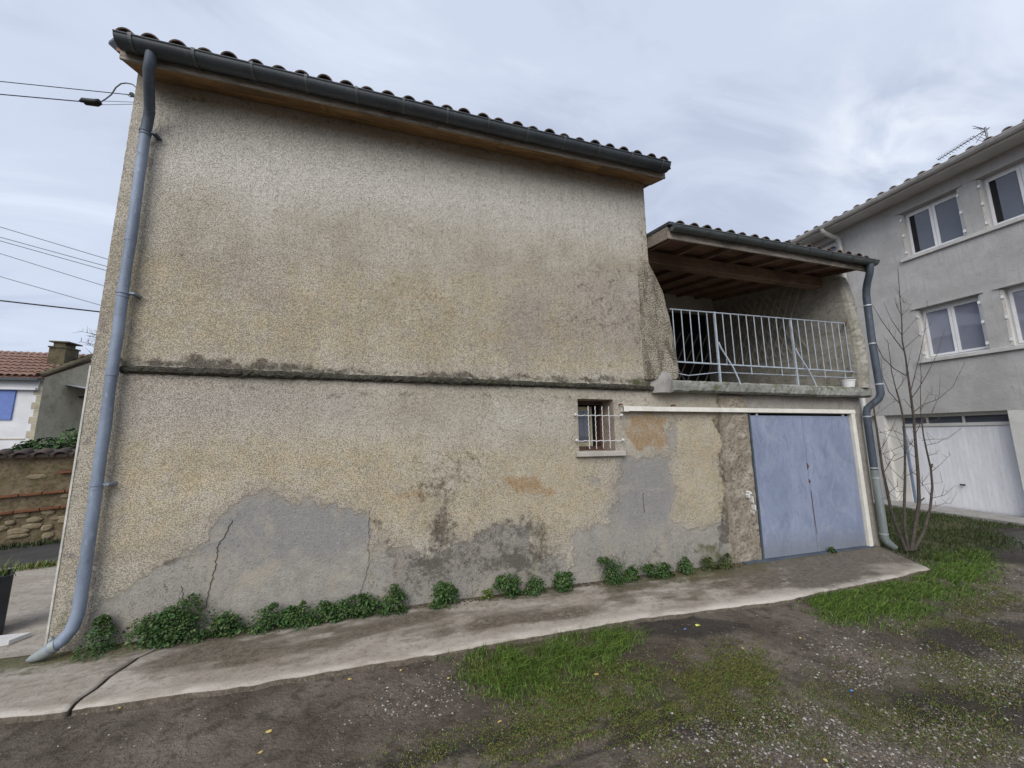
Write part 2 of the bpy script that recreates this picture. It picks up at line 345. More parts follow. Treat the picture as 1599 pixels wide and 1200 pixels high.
def pavement_mat():
    t = NT('weathered_slab'); a = t.noise(1.6, 6, .62, .5, t.co((.8, 2.2, 1))); b = t.noise(5.5, 6, .68, .3, t.co((.7, 1.8, 1))); c = t.noise(70, 4, .65); stain_shade, moss, pale, joint = t.attr('soil')
    e = t.noise(19, 6, .7, .4); gr_ = t.noise(120, 3, .6)
    col = t.mix(t.step(a, .34, .66), (.27, .237, .195), (.40, .365, .32)); col = t.mix(t.math('MULTIPLY', t.step(e, .48, .66), .5), col, (.13, .11, .085))
    st = t.step(t.math('ADD', stain_shade, t.math('MULTIPLY', t.math('SUBTRACT', t.math('ADD', t.math('MULTIPLY', a, .35), t.math('ADD', t.math('MULTIPLY', b, .45), t.math('MULTIPLY', e, .2))), .5), 2.2)), .28, .85)
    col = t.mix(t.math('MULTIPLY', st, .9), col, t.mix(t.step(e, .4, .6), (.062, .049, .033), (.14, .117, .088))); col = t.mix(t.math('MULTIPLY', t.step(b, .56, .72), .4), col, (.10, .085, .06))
    pl = t.step(t.math('ADD', pale, t.math('MULTIPLY', t.math('SUBTRACT', t.math('ADD', t.math('MULTIPLY', b, .6), t.math('MULTIPLY', e, .4)), .5), 2.0)), .4, .95); col = t.mix(t.math('MULTIPLY', pl, .8), col, (.50, .465, .415))
    ms = t.step(t.math('ADD', moss, t.math('MULTIPLY', t.math('SUBTRACT', t.math('ADD', t.math('MULTIPLY', b, .6), t.math('MULTIPLY', e, .4)), .5), 1.8)), .36, .85); col = t.mix(t.math('MULTIPLY', ms, .85), col, (.072, .070, .022))
    col = t.mix(t.math('MULTIPLY', t.step(c, .52, .68), .35), col, (.40, .37, .32)); col = t.mix(t.math('MULTIPLY', t.step(gr_, .56, .68), .45), col, (.07, .06, .05))
    t.bump(t.math('ADD', t.math('MULTIPLY', b, 1.0), t.math('MULTIPLY', c, .5)), .4, .01)
    return t.done(col, t.math('SUBTRACT', .88, t.math('MULTIPLY', st, .25)), .3)
def glass_mat(name, c, rough=.04):
    t = NT(name); return t.done(t.mix(t.step(t.noise(1.5, 3), .3, .7), tuple(x * .8 for x in c), c), rough, .8)
def door_mat():
    t = NT('blue_grey_door_paint'); a = t.noise(1.8, 5, .6, .6, t.co((1.6, 1, .7))); b = t.noise(7, 6, .7, .8, t.co((1.2, 1, .5))); c = t.noise(26, 5, .7); z = t.n('ShaderNodeSeparateXYZ'); t.t.links.new(t.co(), z.inputs[0])
    col = t.mix(t.step(a, .3, .7), (.205, .243, .345), (.27, .31, .42)); col = t.mix(t.math('MULTIPLY', t.step(b, .50, .68), .4), col, (.12, .145, .215)); col = t.mix(t.math('MULTIPLY', t.step(c, .62, .74), .55), col, (.42, .46, .55))
    scr = t.noise(5, 6, .75, 1.6, t.co((3, 1, .7), (2, 0, 5))); col = t.mix(t.math('MULTIPLY', t.math('SUBTRACT', 1.0, t.step(t.math('ABSOLUTE', t.math('SUBTRACT', scr, .5)), .0, .02)), .55), col, (.10, .12, .17)); col = t.mix(t.math('MULTIPLY', t.step(t.noise(2.6, 5, .65, 1.0, t.co(loc=(7, 1, 3))), .54, .66), .35), col, (.33, .36, .43))
    low = t.math('SUBTRACT', 1.0, t.step(t.math('ADD', z.outputs[2], t.math('MULTIPLY', t.math('SUBTRACT', b, .5), .5)), .02, .38)); col = t.mix(t.math('MULTIPLY', low, .55), col, (.15, .15, .14))
    t.bump(b, .15, .006); return t.done(col, .5, .35)

M = dict(
    facade=facade_mat(), ground=ground_mat(), pave=pavement_mat(), door=door_mat(),
    ledge=concrete_mat('lichen_stone', (.04, .037, .030), (.105, .098, .078), (.012, .011, .010), .45, (.44, .58), 1.2, 13, (.50, .48, .42)),
    slab=concrete_mat('mossy_concrete', (.17, .17, .15), (.33, .33, .31), (.07, .07, .055), .75, (.55, .72), .8, 4),
    wing=pebble_dash_mat(),
    pier=concrete_mat('broken_masonry', (.25, .21, .16), (.37, .33, .27), (.075, .062, .05), 0, (.48, .66), 1.0, 6),
    cement=concrete_mat('grey_cement_render', (.235, .225, .21), (.34, .33, .31), (.14, .13, .115), 0, (.58, .76), .5, 3.5),
    innerwall=concrete_mat('dirty_inner_render', (.29, .275, .235), (.42, .40, .355), (.13, .12, .095), .3, (.5, .7), .6, 4),
    lintel=concrete_mat('plain_concrete', (.36, .34, .30), (.46, .43, .39), (.15, .14, .12), 0, (.62, .78), .3, 4),
    white_edge=simple('pale_edge_render', (.55, .53, .48), .9, .2, 8, bump=.4),
    zinc=zinc_mat('dark_zinc_gutter', (.055, .066, .075), .45, .48), zinc2=zinc_mat('grey_zinc_pipe', (.085, .105, .135), .55, .6),
    bluepipe=zinc_mat('blue_grey_pipe', (.225, .27, .345), .6, .62), greenpipe=zinc_mat('grey_green_pipe', (.26, .29, .29), .4, .55),
    clip=simple('galvanised_band', (.5, .52, .55), .4, .15, 20, metal=.3),
    soffit=wood_mat('brown_soffit_wood', (.19, .112, .052), (.36, .23, .11), (.13, .085, .048)), fascia=wood_mat('grey_fascia_wood', (.17, .145, .12), (.38, .34, .29), (.05, .04, .032)),
    rafter=wood_mat('stained_beam', (.17, .11, .078), (.30, .21, .15), (.11, .075, .055)), boards=wood_mat('dark_roof_boards', (.20, .118, .085), (.30, .18, .13), (.10, .062, .046)),
    tile=tile_mat('clay_canal_tile', (.11, .078, .064), (.18, .12, .095), (.06, .055, .05)),
    tile2=tile_mat('grey_brown_tile', (.42, .36, .325), (.50, .45, .41), (.28, .26, .24)),
    tile3=tile_mat('faded_red_tile', (.27, .155, .115), (.36, .225, .175), (.17, .12, .095)),
    white=simple('white_paint', (.74, .74, .72), .5, .1, 4, dirt=(.5, .46, .38)), track=simple('off_white_track', (.72, .70, .63), .5, .12, 5, dirt=(.42, .33, .22)),
    rail=simple('pale_blue_railing', (.38, .43, .49), .45, .2, 12, dirt=(.25, .24, .22)), iron=simple('white_iron_bar', (.62, .62, .62), .5, .2, 30, dirt=(.3, .2, .14)),
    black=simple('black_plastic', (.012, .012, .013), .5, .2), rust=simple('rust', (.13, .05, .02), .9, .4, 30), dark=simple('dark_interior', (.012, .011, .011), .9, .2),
    frame=simple('olive_window_frame', (.36, .33, .22), .6, .15), brownframe=simple('brown_wood_frame', (.10, .058, .042), .6, .3, 10, stretch=(1, 1, .2)), reveal=simple('brown_grey_reveal', (.36, .30, .25), .9, .25, 8, bump=.5),
    glass=glass_mat('window_glass', (.10, .112, .14)), curtain_glass=glass_mat('curtained_glass', (.24, .25, .31)), curtain=simple('dark_curtain', (.02, .02, .022), .9),
    apt=concrete_mat('grey_apartment_render', (.37, .36, .345), (.48, .47, .455), (.25, .24, .225), 0, (.58, .78), .7, 1.6, streak=.35),
    aptwhite=concrete_mat('white_base_render', (.56, .55, .52), (.66, .65, .62), (.40, .38, .34), 0, (.66, .85), .3, 2.5), aptsill=concrete_mat('pale_sill', (.46, .45, .43), (.58, .57, .54), (.32, .30, .27), 0, (.66, .82), .3, 5),
    soffit_grey=simple('grey_soffit', (.58, .57, .54), .9, .12, 3), pvc=simple('white_window_frame', (.78, .78, .78), .35, .05, 3), gutter_grey=zinc_mat('pale_zinc_gutter', (.58, .57, .55), .3, .55),
    bluesteel=simple('blue_grey_post', (.17, .22, .30), .5, .2, 8), garage=simple('white_garage_door', (.80, .80, .83), .4, .1, 3, dirt=(.5, .5, .5), stretch=(1, 1, .3)),
    bark=simple('brown_bark', (.075, .062, .052), .85, .35, 25, bump=.4, bscale=80), pot=simple('white_plastic_pot', (.75, .75, .75), .4, .06),
    house_white=concrete_mat('white_house_render', (.60, .61, .62), (.72, .73, .75), (.33, .33, .33), 0, (.60, .78), .3, 1.2), gable=concrete_mat('stained_ochre_render', (.36, .325, .24), (.46, .42, .32), (.14, .125, .085), .25, (.56, .74), .4, 1.4),
    shutter=simple('blue_shutter_paint', (.15, .22, .52), .5, .12, 5), chimney=concrete_mat('lichen_chimney', (.075, .062, .042), (.14, .12, .075), (.035, .03, .024), .3, (.5, .7), .5, 4),
    earthwall=concrete_mat('earth_mortar', (.155, .122, .075), (.25, .20, .13), (.075, .06, .04), .45, (.47, .66), .8, 4), stone=concrete_mat('pale_field_stone', (.22, .175, .11), (.34, .285, .195), (.16, .13, .085), 0, (.55, .75), .6, 9), brickred=simple('thin_brick', (.20, .085, .045), .9, .3, 12, bump=.4),
    coping=tile_mat('dark_coping_tile', (.06, .046, .04), (.095, .07, .06), (.04, .036, .03)), asphalt=concrete_mat('asphalt', (.052, .052, .052), (.075, .074, .072), (.036, .036, .036), .0, (.6, .78), .6, 2),
    planter=simple('black_planter', (.018, .019, .021), .5, .2), stepwhite=simple('white_step', (.62, .62, .62), .6, .1), leaf=attr_color_mat('leaf_green', .55), blade=attr_color_mat('grass_blade', .55), pebble=attr_color_mat('pebble', .85),
    cable=simple('black_cable', (.012, .012, .014), .5, .1), greycable=simple('grey_cable', (.16, .16, .17), .5, .1), alu=simple('antenna_metal', (.16, .16, .17), .4, .1, metal=.5), trellis=simple('grey_trellis_wood', (.44, .385, .305), .8, .25, 9), trellisdark=simple('dark_trellis_wood', (.20, .18, .155), .8, .25, 9),
    yellow=simple('yellow_wrapper', (.62, .62, .12), .4, .2, 40, dirt=(.8, .8, .75)), deadleaf=simple('pale_leaf', (.55, .42, .14), .7, .3, 30), orange=simple('orange_leaf', (.75, .30, .03), .6, .2, 30), bluebit=simple('blue_scrap', (.10, .25, .62), .4, .2, 30), crack=simple('crack_dark', (.12, .108, .095), .95, .3, 20),
)

D = 4.05                                           # the long wall stands 4.05 m in front of the viewer
PG = 0.0                                           # pavement level
# ================================================================== ground
PAVE_FRONT = [(-9.0, 3.42), (-6.0, 3.4), (-2.4, 3.29), (-2.03, 3.24), (-1.5, 3.21), (-.98, 3.18), (.36, 3.17), (2.16, 3.18), (3.58, 3.08), (4.43, 3.10), (5.6, 3.14), (6.34, 3.19)]
def px_poly(pts, Z=-.05): return [tuple(at_z(u, v, Z)[:2]) for u, v in pts]
G_TALL = px_poly([(690, 1018), (760, 992), (830, 990), (900, 990), (965, 985), (990, 998), (960, 1030), (900, 1050), (850, 1062), (800, 1078), (740, 1065), (735, 1030)])
G_MID = px_poly([(735, 1040), (850, 1050), (960, 1030), (1015, 1050), (1000, 1078), (860, 1105), (775, 1098)])
G_MOSS = px_poly([(950, 1065), (1060, 1045), (1120, 1022), (1190, 1020), (1250, 1060), (1110, 1115), (1080, 1135), (980, 1145), (900, 1155), (830, 1175), (700, 1210), (600, 1210), (760, 1150), (860, 1110)])
G_RIGHT = px_poly([(1245, 932), (1300, 918), (1440, 902), (1470, 872), (1520, 862), (1545, 880), (1535, 905), (1480, 932), (1420, 962), (1370, 975), (1290, 968)])
G_LAWN = [(6.75, 3.45), (7.6, 3.25), (9.2, 3.5), (10.2, 4.2), (11.2, 4.0), (11.3, 9), (7.2, 9), (7.0, 4.0)]
G_SPARSE = px_poly([(1100, 1110), (1250, 1060), (1400, 1010), (1420, 960), (1540, 905), (1599, 930), (1640, 1210), (1000, 1210)])
WET = [px_poly([(990, 970), (1080, 962), (1160, 972), (1180, 985), (1090, 1000), (1000, 992)]), px_poly([(1420, 985), (1480, 972), (1640, 968), (1640, 1020), (1500, 1025), (1430, 1010)]),
       px_poly([(940, 1100), (1100, 1120), (1250, 1100), (1240, 1150), (1100, 1160), (960, 1180)]), px_poly([(1380, 1080), (1620, 1060), (1640, 1150), (1420, 1140)]), px_poly([(560, 1190), (760, 1140), (940, 1110), (940, 1125), (780, 1165), (620, 1210)]),
       px_poly([(1490, 830), (1599, 800), (1640, 880), (1560, 880)])]
GRAV = [px_poly([(1100, 1130), (1250, 1080), (1380, 1020), (1640, 1020), (1640, 1210), (1000, 1210)]), px_poly([(620, 1060), (700, 1040), (720, 1080), (640, 1150), (480, 1190), (460, 1170), (560, 1110)]), px_poly([(1240, 985), (1390, 965), (1420, 1010), (1250, 1050)]), px_poly([(1480, 910), (1620, 880), (1640, 960), (1460, 965)])]
PUD = [px_poly([(1530, 842), (1610, 826), (1640, 842), (1600, 858)])]
def soft(px, py, poly, e=.12): return sstep(-e, e, polysd(px, py, poly))
def dens(px, py, polys, e=.12):
    r = np.zeros(px.shape)
    for p in polys: r = np.maximum(r, soft(px, py, p, e))
    return r
def axis(fine0, fine1, st, far0, far1):
    a = list(np.arange(fine0, fine1 + 1e-6, st)); s_, x = st, fine1
    while x < far1: s_ *= 1.6; x = min(x + s_, far1); a.append(x)
    s_, x = st, fine0
    while x > far0: s_ *= 1.6; x = max(x - s_, far0); a.insert(0, x)
    return np.array(a)
gx, gy = axis(-4.5, 10, .04, -400, 400), axis(.6, 5.2, .04, -400, 400)
GX, GY = np.meshgrid(gx, gy)
yard = sstep(-3.2, -2.4, GX) * (1 - sstep(9, 11, GX)) * sstep(.2, .6, GY) * (1 - sstep(3.0, 3.25, GY) * (GX < 6.4)) * (1 - sstep(4.4, 5.4, GY))
def tyre(px, py):                                  # two ruts curving across the yard
    r = np.zeros(px.shape)
    for a, off in ((.0, 0), (.0, .13)):
        yc = 1.98 + .13 * (px - .3) + off + .015 * np.sin(px * 3)
        r = np.maximum(r, np.exp(-((py - yc) / .035) ** 2) * sstep(.0, .4, px) * (1 - sstep(1.7, 2.3, px)))
    return r
hgt = (fbm(GX * 1.1, GY * 1.1, 3) - .5) * .05 + (fbm(GX * 7, GY * 7, 9, 3) - .5) * .022 - tyre(GX, GY) * .018
GZ = -.05 + yard * hgt
i0 = np.arange(len(gy) - 1)[:, None] * len(gx) + np.arange(len(gx) - 1)[None, :]
GF = np.stack([i0, i0 + 1, i0 + 1 + len(gx), i0 + len(gx)], -1).reshape(-1, 4)
fx, fy = GX.ravel(), GY.ravel()
grn = np.maximum.reduce([.95 * soft(fx, fy, G_TALL), .8 * soft(fx, fy, G_MID, .2), .66 * soft(fx, fy, G_MOSS, .25), .95 * soft(fx, fy, G_RIGHT, .2), .85 * soft(fx, fy, G_LAWN, .3), .55 * soft(fx, fy, G_SPARSE, .3)])
soil = np.stack([np.maximum(dens(fx, fy, WET, .15), tyre(fx, fy) * .8), dens(fx, fy, GRAV, .2), grn, dens(fx, fy, PUD, .08)], 1)
np_mesh('ground', np.stack([fx, fy, GZ.ravel()], 1), GF, M['ground'], True, {'soil': soil}, kind='structure')
def gz(x, y):                                      # ground height at a point (same field)
    x, y = np.asarray(x, float), np.asarray(y, float)
    yd = sstep(-3.2, -2.4, x) * (1 - sstep(9, 11, x)) * sstep(.2, .6, y) * (1 - sstep(3.0, 3.25, y) * (x < 6.4)) * (1 - sstep(4.4, 5.4, y))
    return -.05 + yd * ((fbm(x * 1.1, y * 1.1, 3) - .5) * .05 + (fbm(x * 7, y * 7, 9, 3) - .5) * .022 - tyre(x, y) * .018)

# pavement: two cast slabs with an open crack between them
pav = link('pavement', None, None, kind='structure'); pav.location = (0, 3.6, PG)
CRACK = [(-2.03, 3.20), (-2.04, 3.33), (-2.02, 3.45), (-2.035, 3.56), (-2.0, 3.68), (-1.99, 3.78), (-1.95, 3.82), (-1.93, 3.87), (-1.86, 3.92), (-1.83, 4.06)]
def crack_x(y): return np.interp(y, [p[1] for p in CRACK], [p[0] for p in CRACK]) + .012 * (fbm(y * 14, y * 0, 5) - .5)
def front_y(x): return np.interp(x, [p[0] for p in PAVE_FRONT], [p[1] for p in PAVE_FRONT]) + .045 * (fbm(x * 3.5, x * 0 + 2, 4) - .5) + .02 * (fbm(x * 16, x * 0, 8) - .5)
def slab(name, xl, xr, yb, mat):
    """grid slab: xl(y), xr(y) edges, front edge front_y; top, front and side skirts"""
    nu, nv = int((np.mean(xr(np.array([3.6]))) - np.mean(xl(np.array([3.6])))) / .04), 26
    t = np.linspace(0, 1, nv); uu = np.linspace(0, 1, nu); U, T = np.meshgrid(uu, t)
    for k in range(2):
        Y = 3.2 + T * (yb - 3.2) if k == 0 else Y
        X = xl(Y) + U * (xr(Y) - xl(Y)); fyv = front_y(X); Y = fyv + T * (yb - fyv)
    X = xl(Y) + U * (xr(Y) - xl(Y))
    Z = PG + (fbm(X * 2, Y * 2, 21) - .5) * .014 - .012 * (1 - sstep(0, .05, T))
    P = np.stack([X, Y, Z], -1).reshape(-1, 3)
    i = np.arange(nv - 1)[:, None] * nu + np.arange(nu - 1)[None, :]
    Fc = [np.stack([i, i + 1, i + 1 + nu, i + nu], -1).reshape(-1, 4)]
    ring = list(range(nu)) + [(r + 1) * nu - 1 for r in range(1, nv)] + [(nv - 1) * nu + c for c in range(nu - 2, -1, -1)] + [r * nu for r in range(nv - 2, 0, -1)]
    ntop = len(P); lip = P[ring].copy(); lip[:, 2] -= .007; base = P[ring].copy(); base[:, 2] = -.16; n0 = len(P); P = np.vstack([P, lip, base]); m = len(ring)
    Fc.append(np.array([[ring[k], n0 + k, n0 + (k + 1) % m, ring[(k + 1) % m]] for k in range(m)])); Fc.append(np.array([[n0 + k, n0 + m + k, n0 + m + (k + 1) % m, n0 + (k + 1) % m] for k in range(m)]))
    x, y = P[:, 0], P[:, 1]; fr = y - front_y(x); bk = D - y
    stain_shade = .64 * sstep(.05, .30, fr) * sstep(-2.1, -1.6, x) + .25 * (x < -2.0) + .40 * sstep(3.6, 4.6, x) + .5 * (1 - sstep(.03, .12, bk)); stain_shade = stain_shade + 1.5 * (fbm(x * 1.3, y * 3.2, 91) - .5) + .8 * (fbm(x * 4, y * 7, 92) - .5)
    moss = .80 * (1 - sstep(.05, .50, bk)) * (.3 + .7 * fbm(x * 1.5, y, 31)) + .4 * soft(x, y, [(-3.5, 3.75), (-2.1, 3.8), (-2.0, 4.1), (-3.5, 4.2)], .1) + .35 * soft(x, y, [(2.2, 3.6), (4.6, 3.55), (4.5, 4.0), (2.2, 4.0)], .2)
    pale = .62 * (1 - sstep(.03, .17, fr)) + .28 * soft(x, y, [(.2, 3.25), (2.2, 3.25), (2.4, 3.6), (.6, 3.7)], .2) + .3 * soft(x, y, [(2.9, 3.1), (3.8, 3.1), (4.2, 3.4), (3.3, 3.5)], .15) + .5 * (fbm(x * 1.7, y * 3.5, 93) - .45)
    pale = np.maximum(pale, .55 * soft(x, y, [(5.75, 3.1), (5.9, 3.1), (6.6, 3.75), (6.5, 3.8)], .09)); pale = np.maximum(pale, .5 * soft(x, y, [(3.75, 3.1), (4.1, 3.1), (4.9, 3.8), (4.6, 3.85)], .12)); sk = np.arange(len(P)) >= ntop; stain_shade = np.where(sk, 2.0, stain_shade); pale = np.where(sk, 0, pale); moss = np.where(sk, .3, moss)  # skirts take full dark tone: shade of crack gap and front face painted in
    np_mesh(name, P, np.vstack(Fc), mat, False, {'soil': np.stack([stain_shade, moss, pale, pale * 0], 1)}, parent=pav)
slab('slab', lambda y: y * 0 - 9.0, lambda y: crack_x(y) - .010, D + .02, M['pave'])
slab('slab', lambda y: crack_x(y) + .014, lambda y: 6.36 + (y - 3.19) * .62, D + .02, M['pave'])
# side path past the house's left corner, and the road beyond
def flat(name, poly, z, mat, th=.1):
    o = MB().prism(poly, 2, z - th, z).build(name, mat, None, kind='structure'); return o
sp = flat('side_path', [(-9.0, 4.075), (-2.85, 4.075), (-2.85, 12), (-3.6, 12), (-4.75, 6.82), (-9.0, 6.3)], PG - .004, M['pave'])
road = flat('road', [(-60, 5.2), (-4.6, 6.7), (-2.86, 7.05), (-2.86, 30), (-60, 30)], -.02, M['asphalt'], .02)
kerb = flat('garage_forecourt', [(11.0, 2.5), (11.86, 2.5), (11.86, 8), (11.0, 8)], 0.0, M['cement'], .15)

# ================================================================== the house
HX0, HX1, HTOP, JX = -2.75, 3.17, 5.38, 4.17
house = thing('rendered_house', 'tall beige roughcast house wall with grey cement patches and tiled roof edge', 'house', (HX0, D, 0))
WIN = (2.0, 2.5, 1.5, 2.145); DOOR = (4.67, 6.69, -.2, 1.985)
ARX = 7.03
def axis_with(a, b, st, extra):
    pts = sorted(set([a, b] + [e for e in extra if a < e < b])); r = []
    for p, q in zip(pts[:-1], pts[1:]):
        n = max(1, int(round((q - p) / st))); r += list(np.linspace(p, q, n, endpoint=False))
    return np.array(r + [b])
wp = lambda pts: [tuple(at(u, v, D)[[0, 2]]) for u, v in pts]
CEM = [(wp([(100, 1060), (125, 968), (170, 935), (205, 908), (252, 882), (310, 846), (330, 900), (330, 1060)]), .70), (wp([(300, 1060), (300, 862), (335, 815), (350, 790), (385, 770), (422, 772), (468, 787), (482, 770), (500, 785), (545, 790), (578, 795), (580, 840), (584, 1000)]), .92),
       (wp([(578, 838), (620, 846), (652, 845), (670, 868), (693, 855), (726, 836), (767, 825), (796, 818), (826, 829), (822, 850), (850, 868), (878, 862), (884, 880), (890, 960), (700, 1010), (580, 1020)]), .74),
       (wp([(888, 960), (890, 850), (896, 834), (905, 821), (944, 818), (955, 803), (970, 790), (960, 768), (974, 748), (972, 722), (984, 712), (1047, 712), (1051, 777), (1047, 803), (1065, 821), (1084, 827), (1136, 816), (1150, 900), (1000, 960)]), .84),
       (wp([(918, 752), (922, 740), (938, 737), (946, 750), (940, 764), (924, 764)]), .8), (wp([(1040, 650), (1062, 655), (1055, 700), (1046, 712), (1035, 690)]), .6)]
ORG = [wp([(974, 650), (1000, 644), (1040, 646), (1046, 690), (1030, 708), (1000, 704), (978, 680)]), wp([(605, 770), (640, 760), (690, 775), (650, 790), (612, 788)]), wp([(770, 745), (830, 735), (880, 770), (820, 775)])]
DRK = [(wp([(585, 800), (640, 850), (700, 830), (830, 800), (880, 850), (880, 905), (600, 930)]), .64, .2), (wp([(130, 960), (300, 850), (330, 900), (330, 985), (140, 1010)]), .36, .2), (wp([(900, 850), (1140, 840), (1140, 880), (900, 905)]), .42, .14), (wp([(640, 740), (700, 735), (730, 790), (700, 800), (650, 790)]), .6, .18), (wp([(440, 600), (470, 600), (480, 760), (450, 760)]), .2, .15), (wp([(735, 610), (765, 610), (760, 690), (740, 690)]), .22, .1), (wp([(634, 868), (650, 862), (694, 866), (697, 885), (690, 893), (650, 888)]), .95, .05), (wp([(763, 868), (790, 860), (826, 862), (828, 886), (800, 892), (765, 888)]), .9, .05), (wp([(680, 800), (700, 792), (710, 812), (706, 850), (688, 855), (680, 830)]), .85, .10), (wp([(588, 808), (606, 808), (608, 838), (592, 836)]), .6, .05),
       (wp([(640, 700), (760, 700), (775, 770), (690, 800), (640, 760)]), .42, .3), (wp([(826, 832), (856, 828), (850, 850), (828, 846)]), .6, .04), (wp([(252, 878), (290, 868), (306, 870), (296, 880), (262, 886)]), .75, .04), (wp([(862, 860), (878, 860), (876, 885), (864, 885)]), .6, .05),
       (wp([(160, 1010), (890, 905), (1150, 865), (1150, 900), (890, 940), (160, 1050)]), .35, .12), (wp([(715, 880), (740, 880), (735, 940), (715, 940)]), .45, .05), (wp([(640, 895), (655, 890), (650, 950), (640, 950)]), .4, .05),
       (wp([(215, 125), (1007, 285), (1007, 300), (600, 218), (215, 150)]), .42, .12), (wp([(190, 576), (190, 560), (250, 555), (400, 556), (520, 576), (760, 585), (1020, 590), (1020, 602)]), .9, .06), (wp([(200, 372), (350, 380), (600, 400), (900, 425), (900, 445), (600, 425), (480, 400), (200, 392)]), .22, .22), (wp([(230, 385), (400, 395), (440, 460), (330, 430)]), .34, .25),  # first outline paints the soft shadow under the eaves into the wall colour
       (wp([(930, 400), (1000, 420), (1000, 530), (900, 520), (860, 470)]), .36, .18), (wp([(990, 330), (1010, 340), (1012, 420), (996, 430)]), .42, .06), (wp([(985, 440), (1000, 440), (1004, 600), (992, 600)]), .4, .05), (wp([(500, 420), (700, 410), (730, 520), (560, 520)]), .25, .25), (wp([(180, 585), (560, 612), (1020, 618), (1020, 628), (560, 624), (180, 594)]), .42, .05),  # last outline paints the shadow beneath the string course
       (wp([(1120, 620), (1142, 622), (1148, 850), (1126, 850)]), .8, .05), (wp([(940, 555), (975, 548), (980, 566), (945, 572)]), .3, .03)]  # first outline: mould and painted shadow along the pier's left edge
WARM = [(wp([(200, 395), (420, 420), (700, 430), (900, 440), (990, 560), (700, 580), (190, 560)]), .62), (wp([(240, 400), (320, 420), (260, 520), (200, 500)]), .35), (wp([(160, 690), (500, 680), (900, 700), (960, 760), (900, 830), (600, 830), (380, 765), (160, 880)]), .72), (wp([(1050, 650), (1125, 650), (1140, 815), (1060, 810)]), .7), (wp([(820, 555), (990, 550), (1000, 590), (820, 590)]), .85), (wp([(380, 510), (560, 520), (540, 575), (360, 560)]), .55)]
LITE = [(wp([(225, 165), (600, 235), (1000, 310), (1000, 380), (600, 330), (400, 320), (225, 270)]), 1.0), (wp([(250, 600), (550, 615), (560, 660), (220, 640)]), .5), (wp([(700, 620), (890, 625), (890, 690), (720, 700)]), .35), (wp([(690, 720), (760, 730), (700, 760), (650, 740)]), .4), (wp([(905, 590), (1000, 585), (1000, 598), (905, 598)]), .6)]
MAUVE = [(wp([(330, 815), (385, 768), (430, 772), (577, 793), (582, 845), (520, 870), (440, 880), (340, 875), (300, 870)]), .95), (wp([(972, 712), (1050, 710), (1052, 800), (1000, 850), (950, 800)]), .8), (wp([(700, 840), (826, 822), (826, 860), (700, 862)]), .6), (wp([(895, 830), (1000, 810), (1060, 830), (1140, 820), (1140, 850), (900, 880)]), .45), (wp([(790, 470), (815, 445), (860, 450), (860, 540), (800, 560)]), .7), (wp([(860, 430), (1000, 430), (1000, 540), (860, 550)]), .45), (wp([(190, 585), (560, 605), (540, 650), (200, 670), (170, 760)]), .5), (wp([(280, 400), (430, 400), (440, 480), (360, 470)]), .5)]
MOSS = [(wp([(1085, 845), (1150, 850), (1150, 890), (1080, 890)]), .62, .14), (wp([(828, 860), (850, 868), (845, 895), (820, 888)]), .55, .05), (wp([(80, 960), (130, 950), (130, 1020), (80, 1020)]), .55, .06), (wp([(980, 580), (1020, 585), (1020, 605), (980, 600)]), .5, .04)]
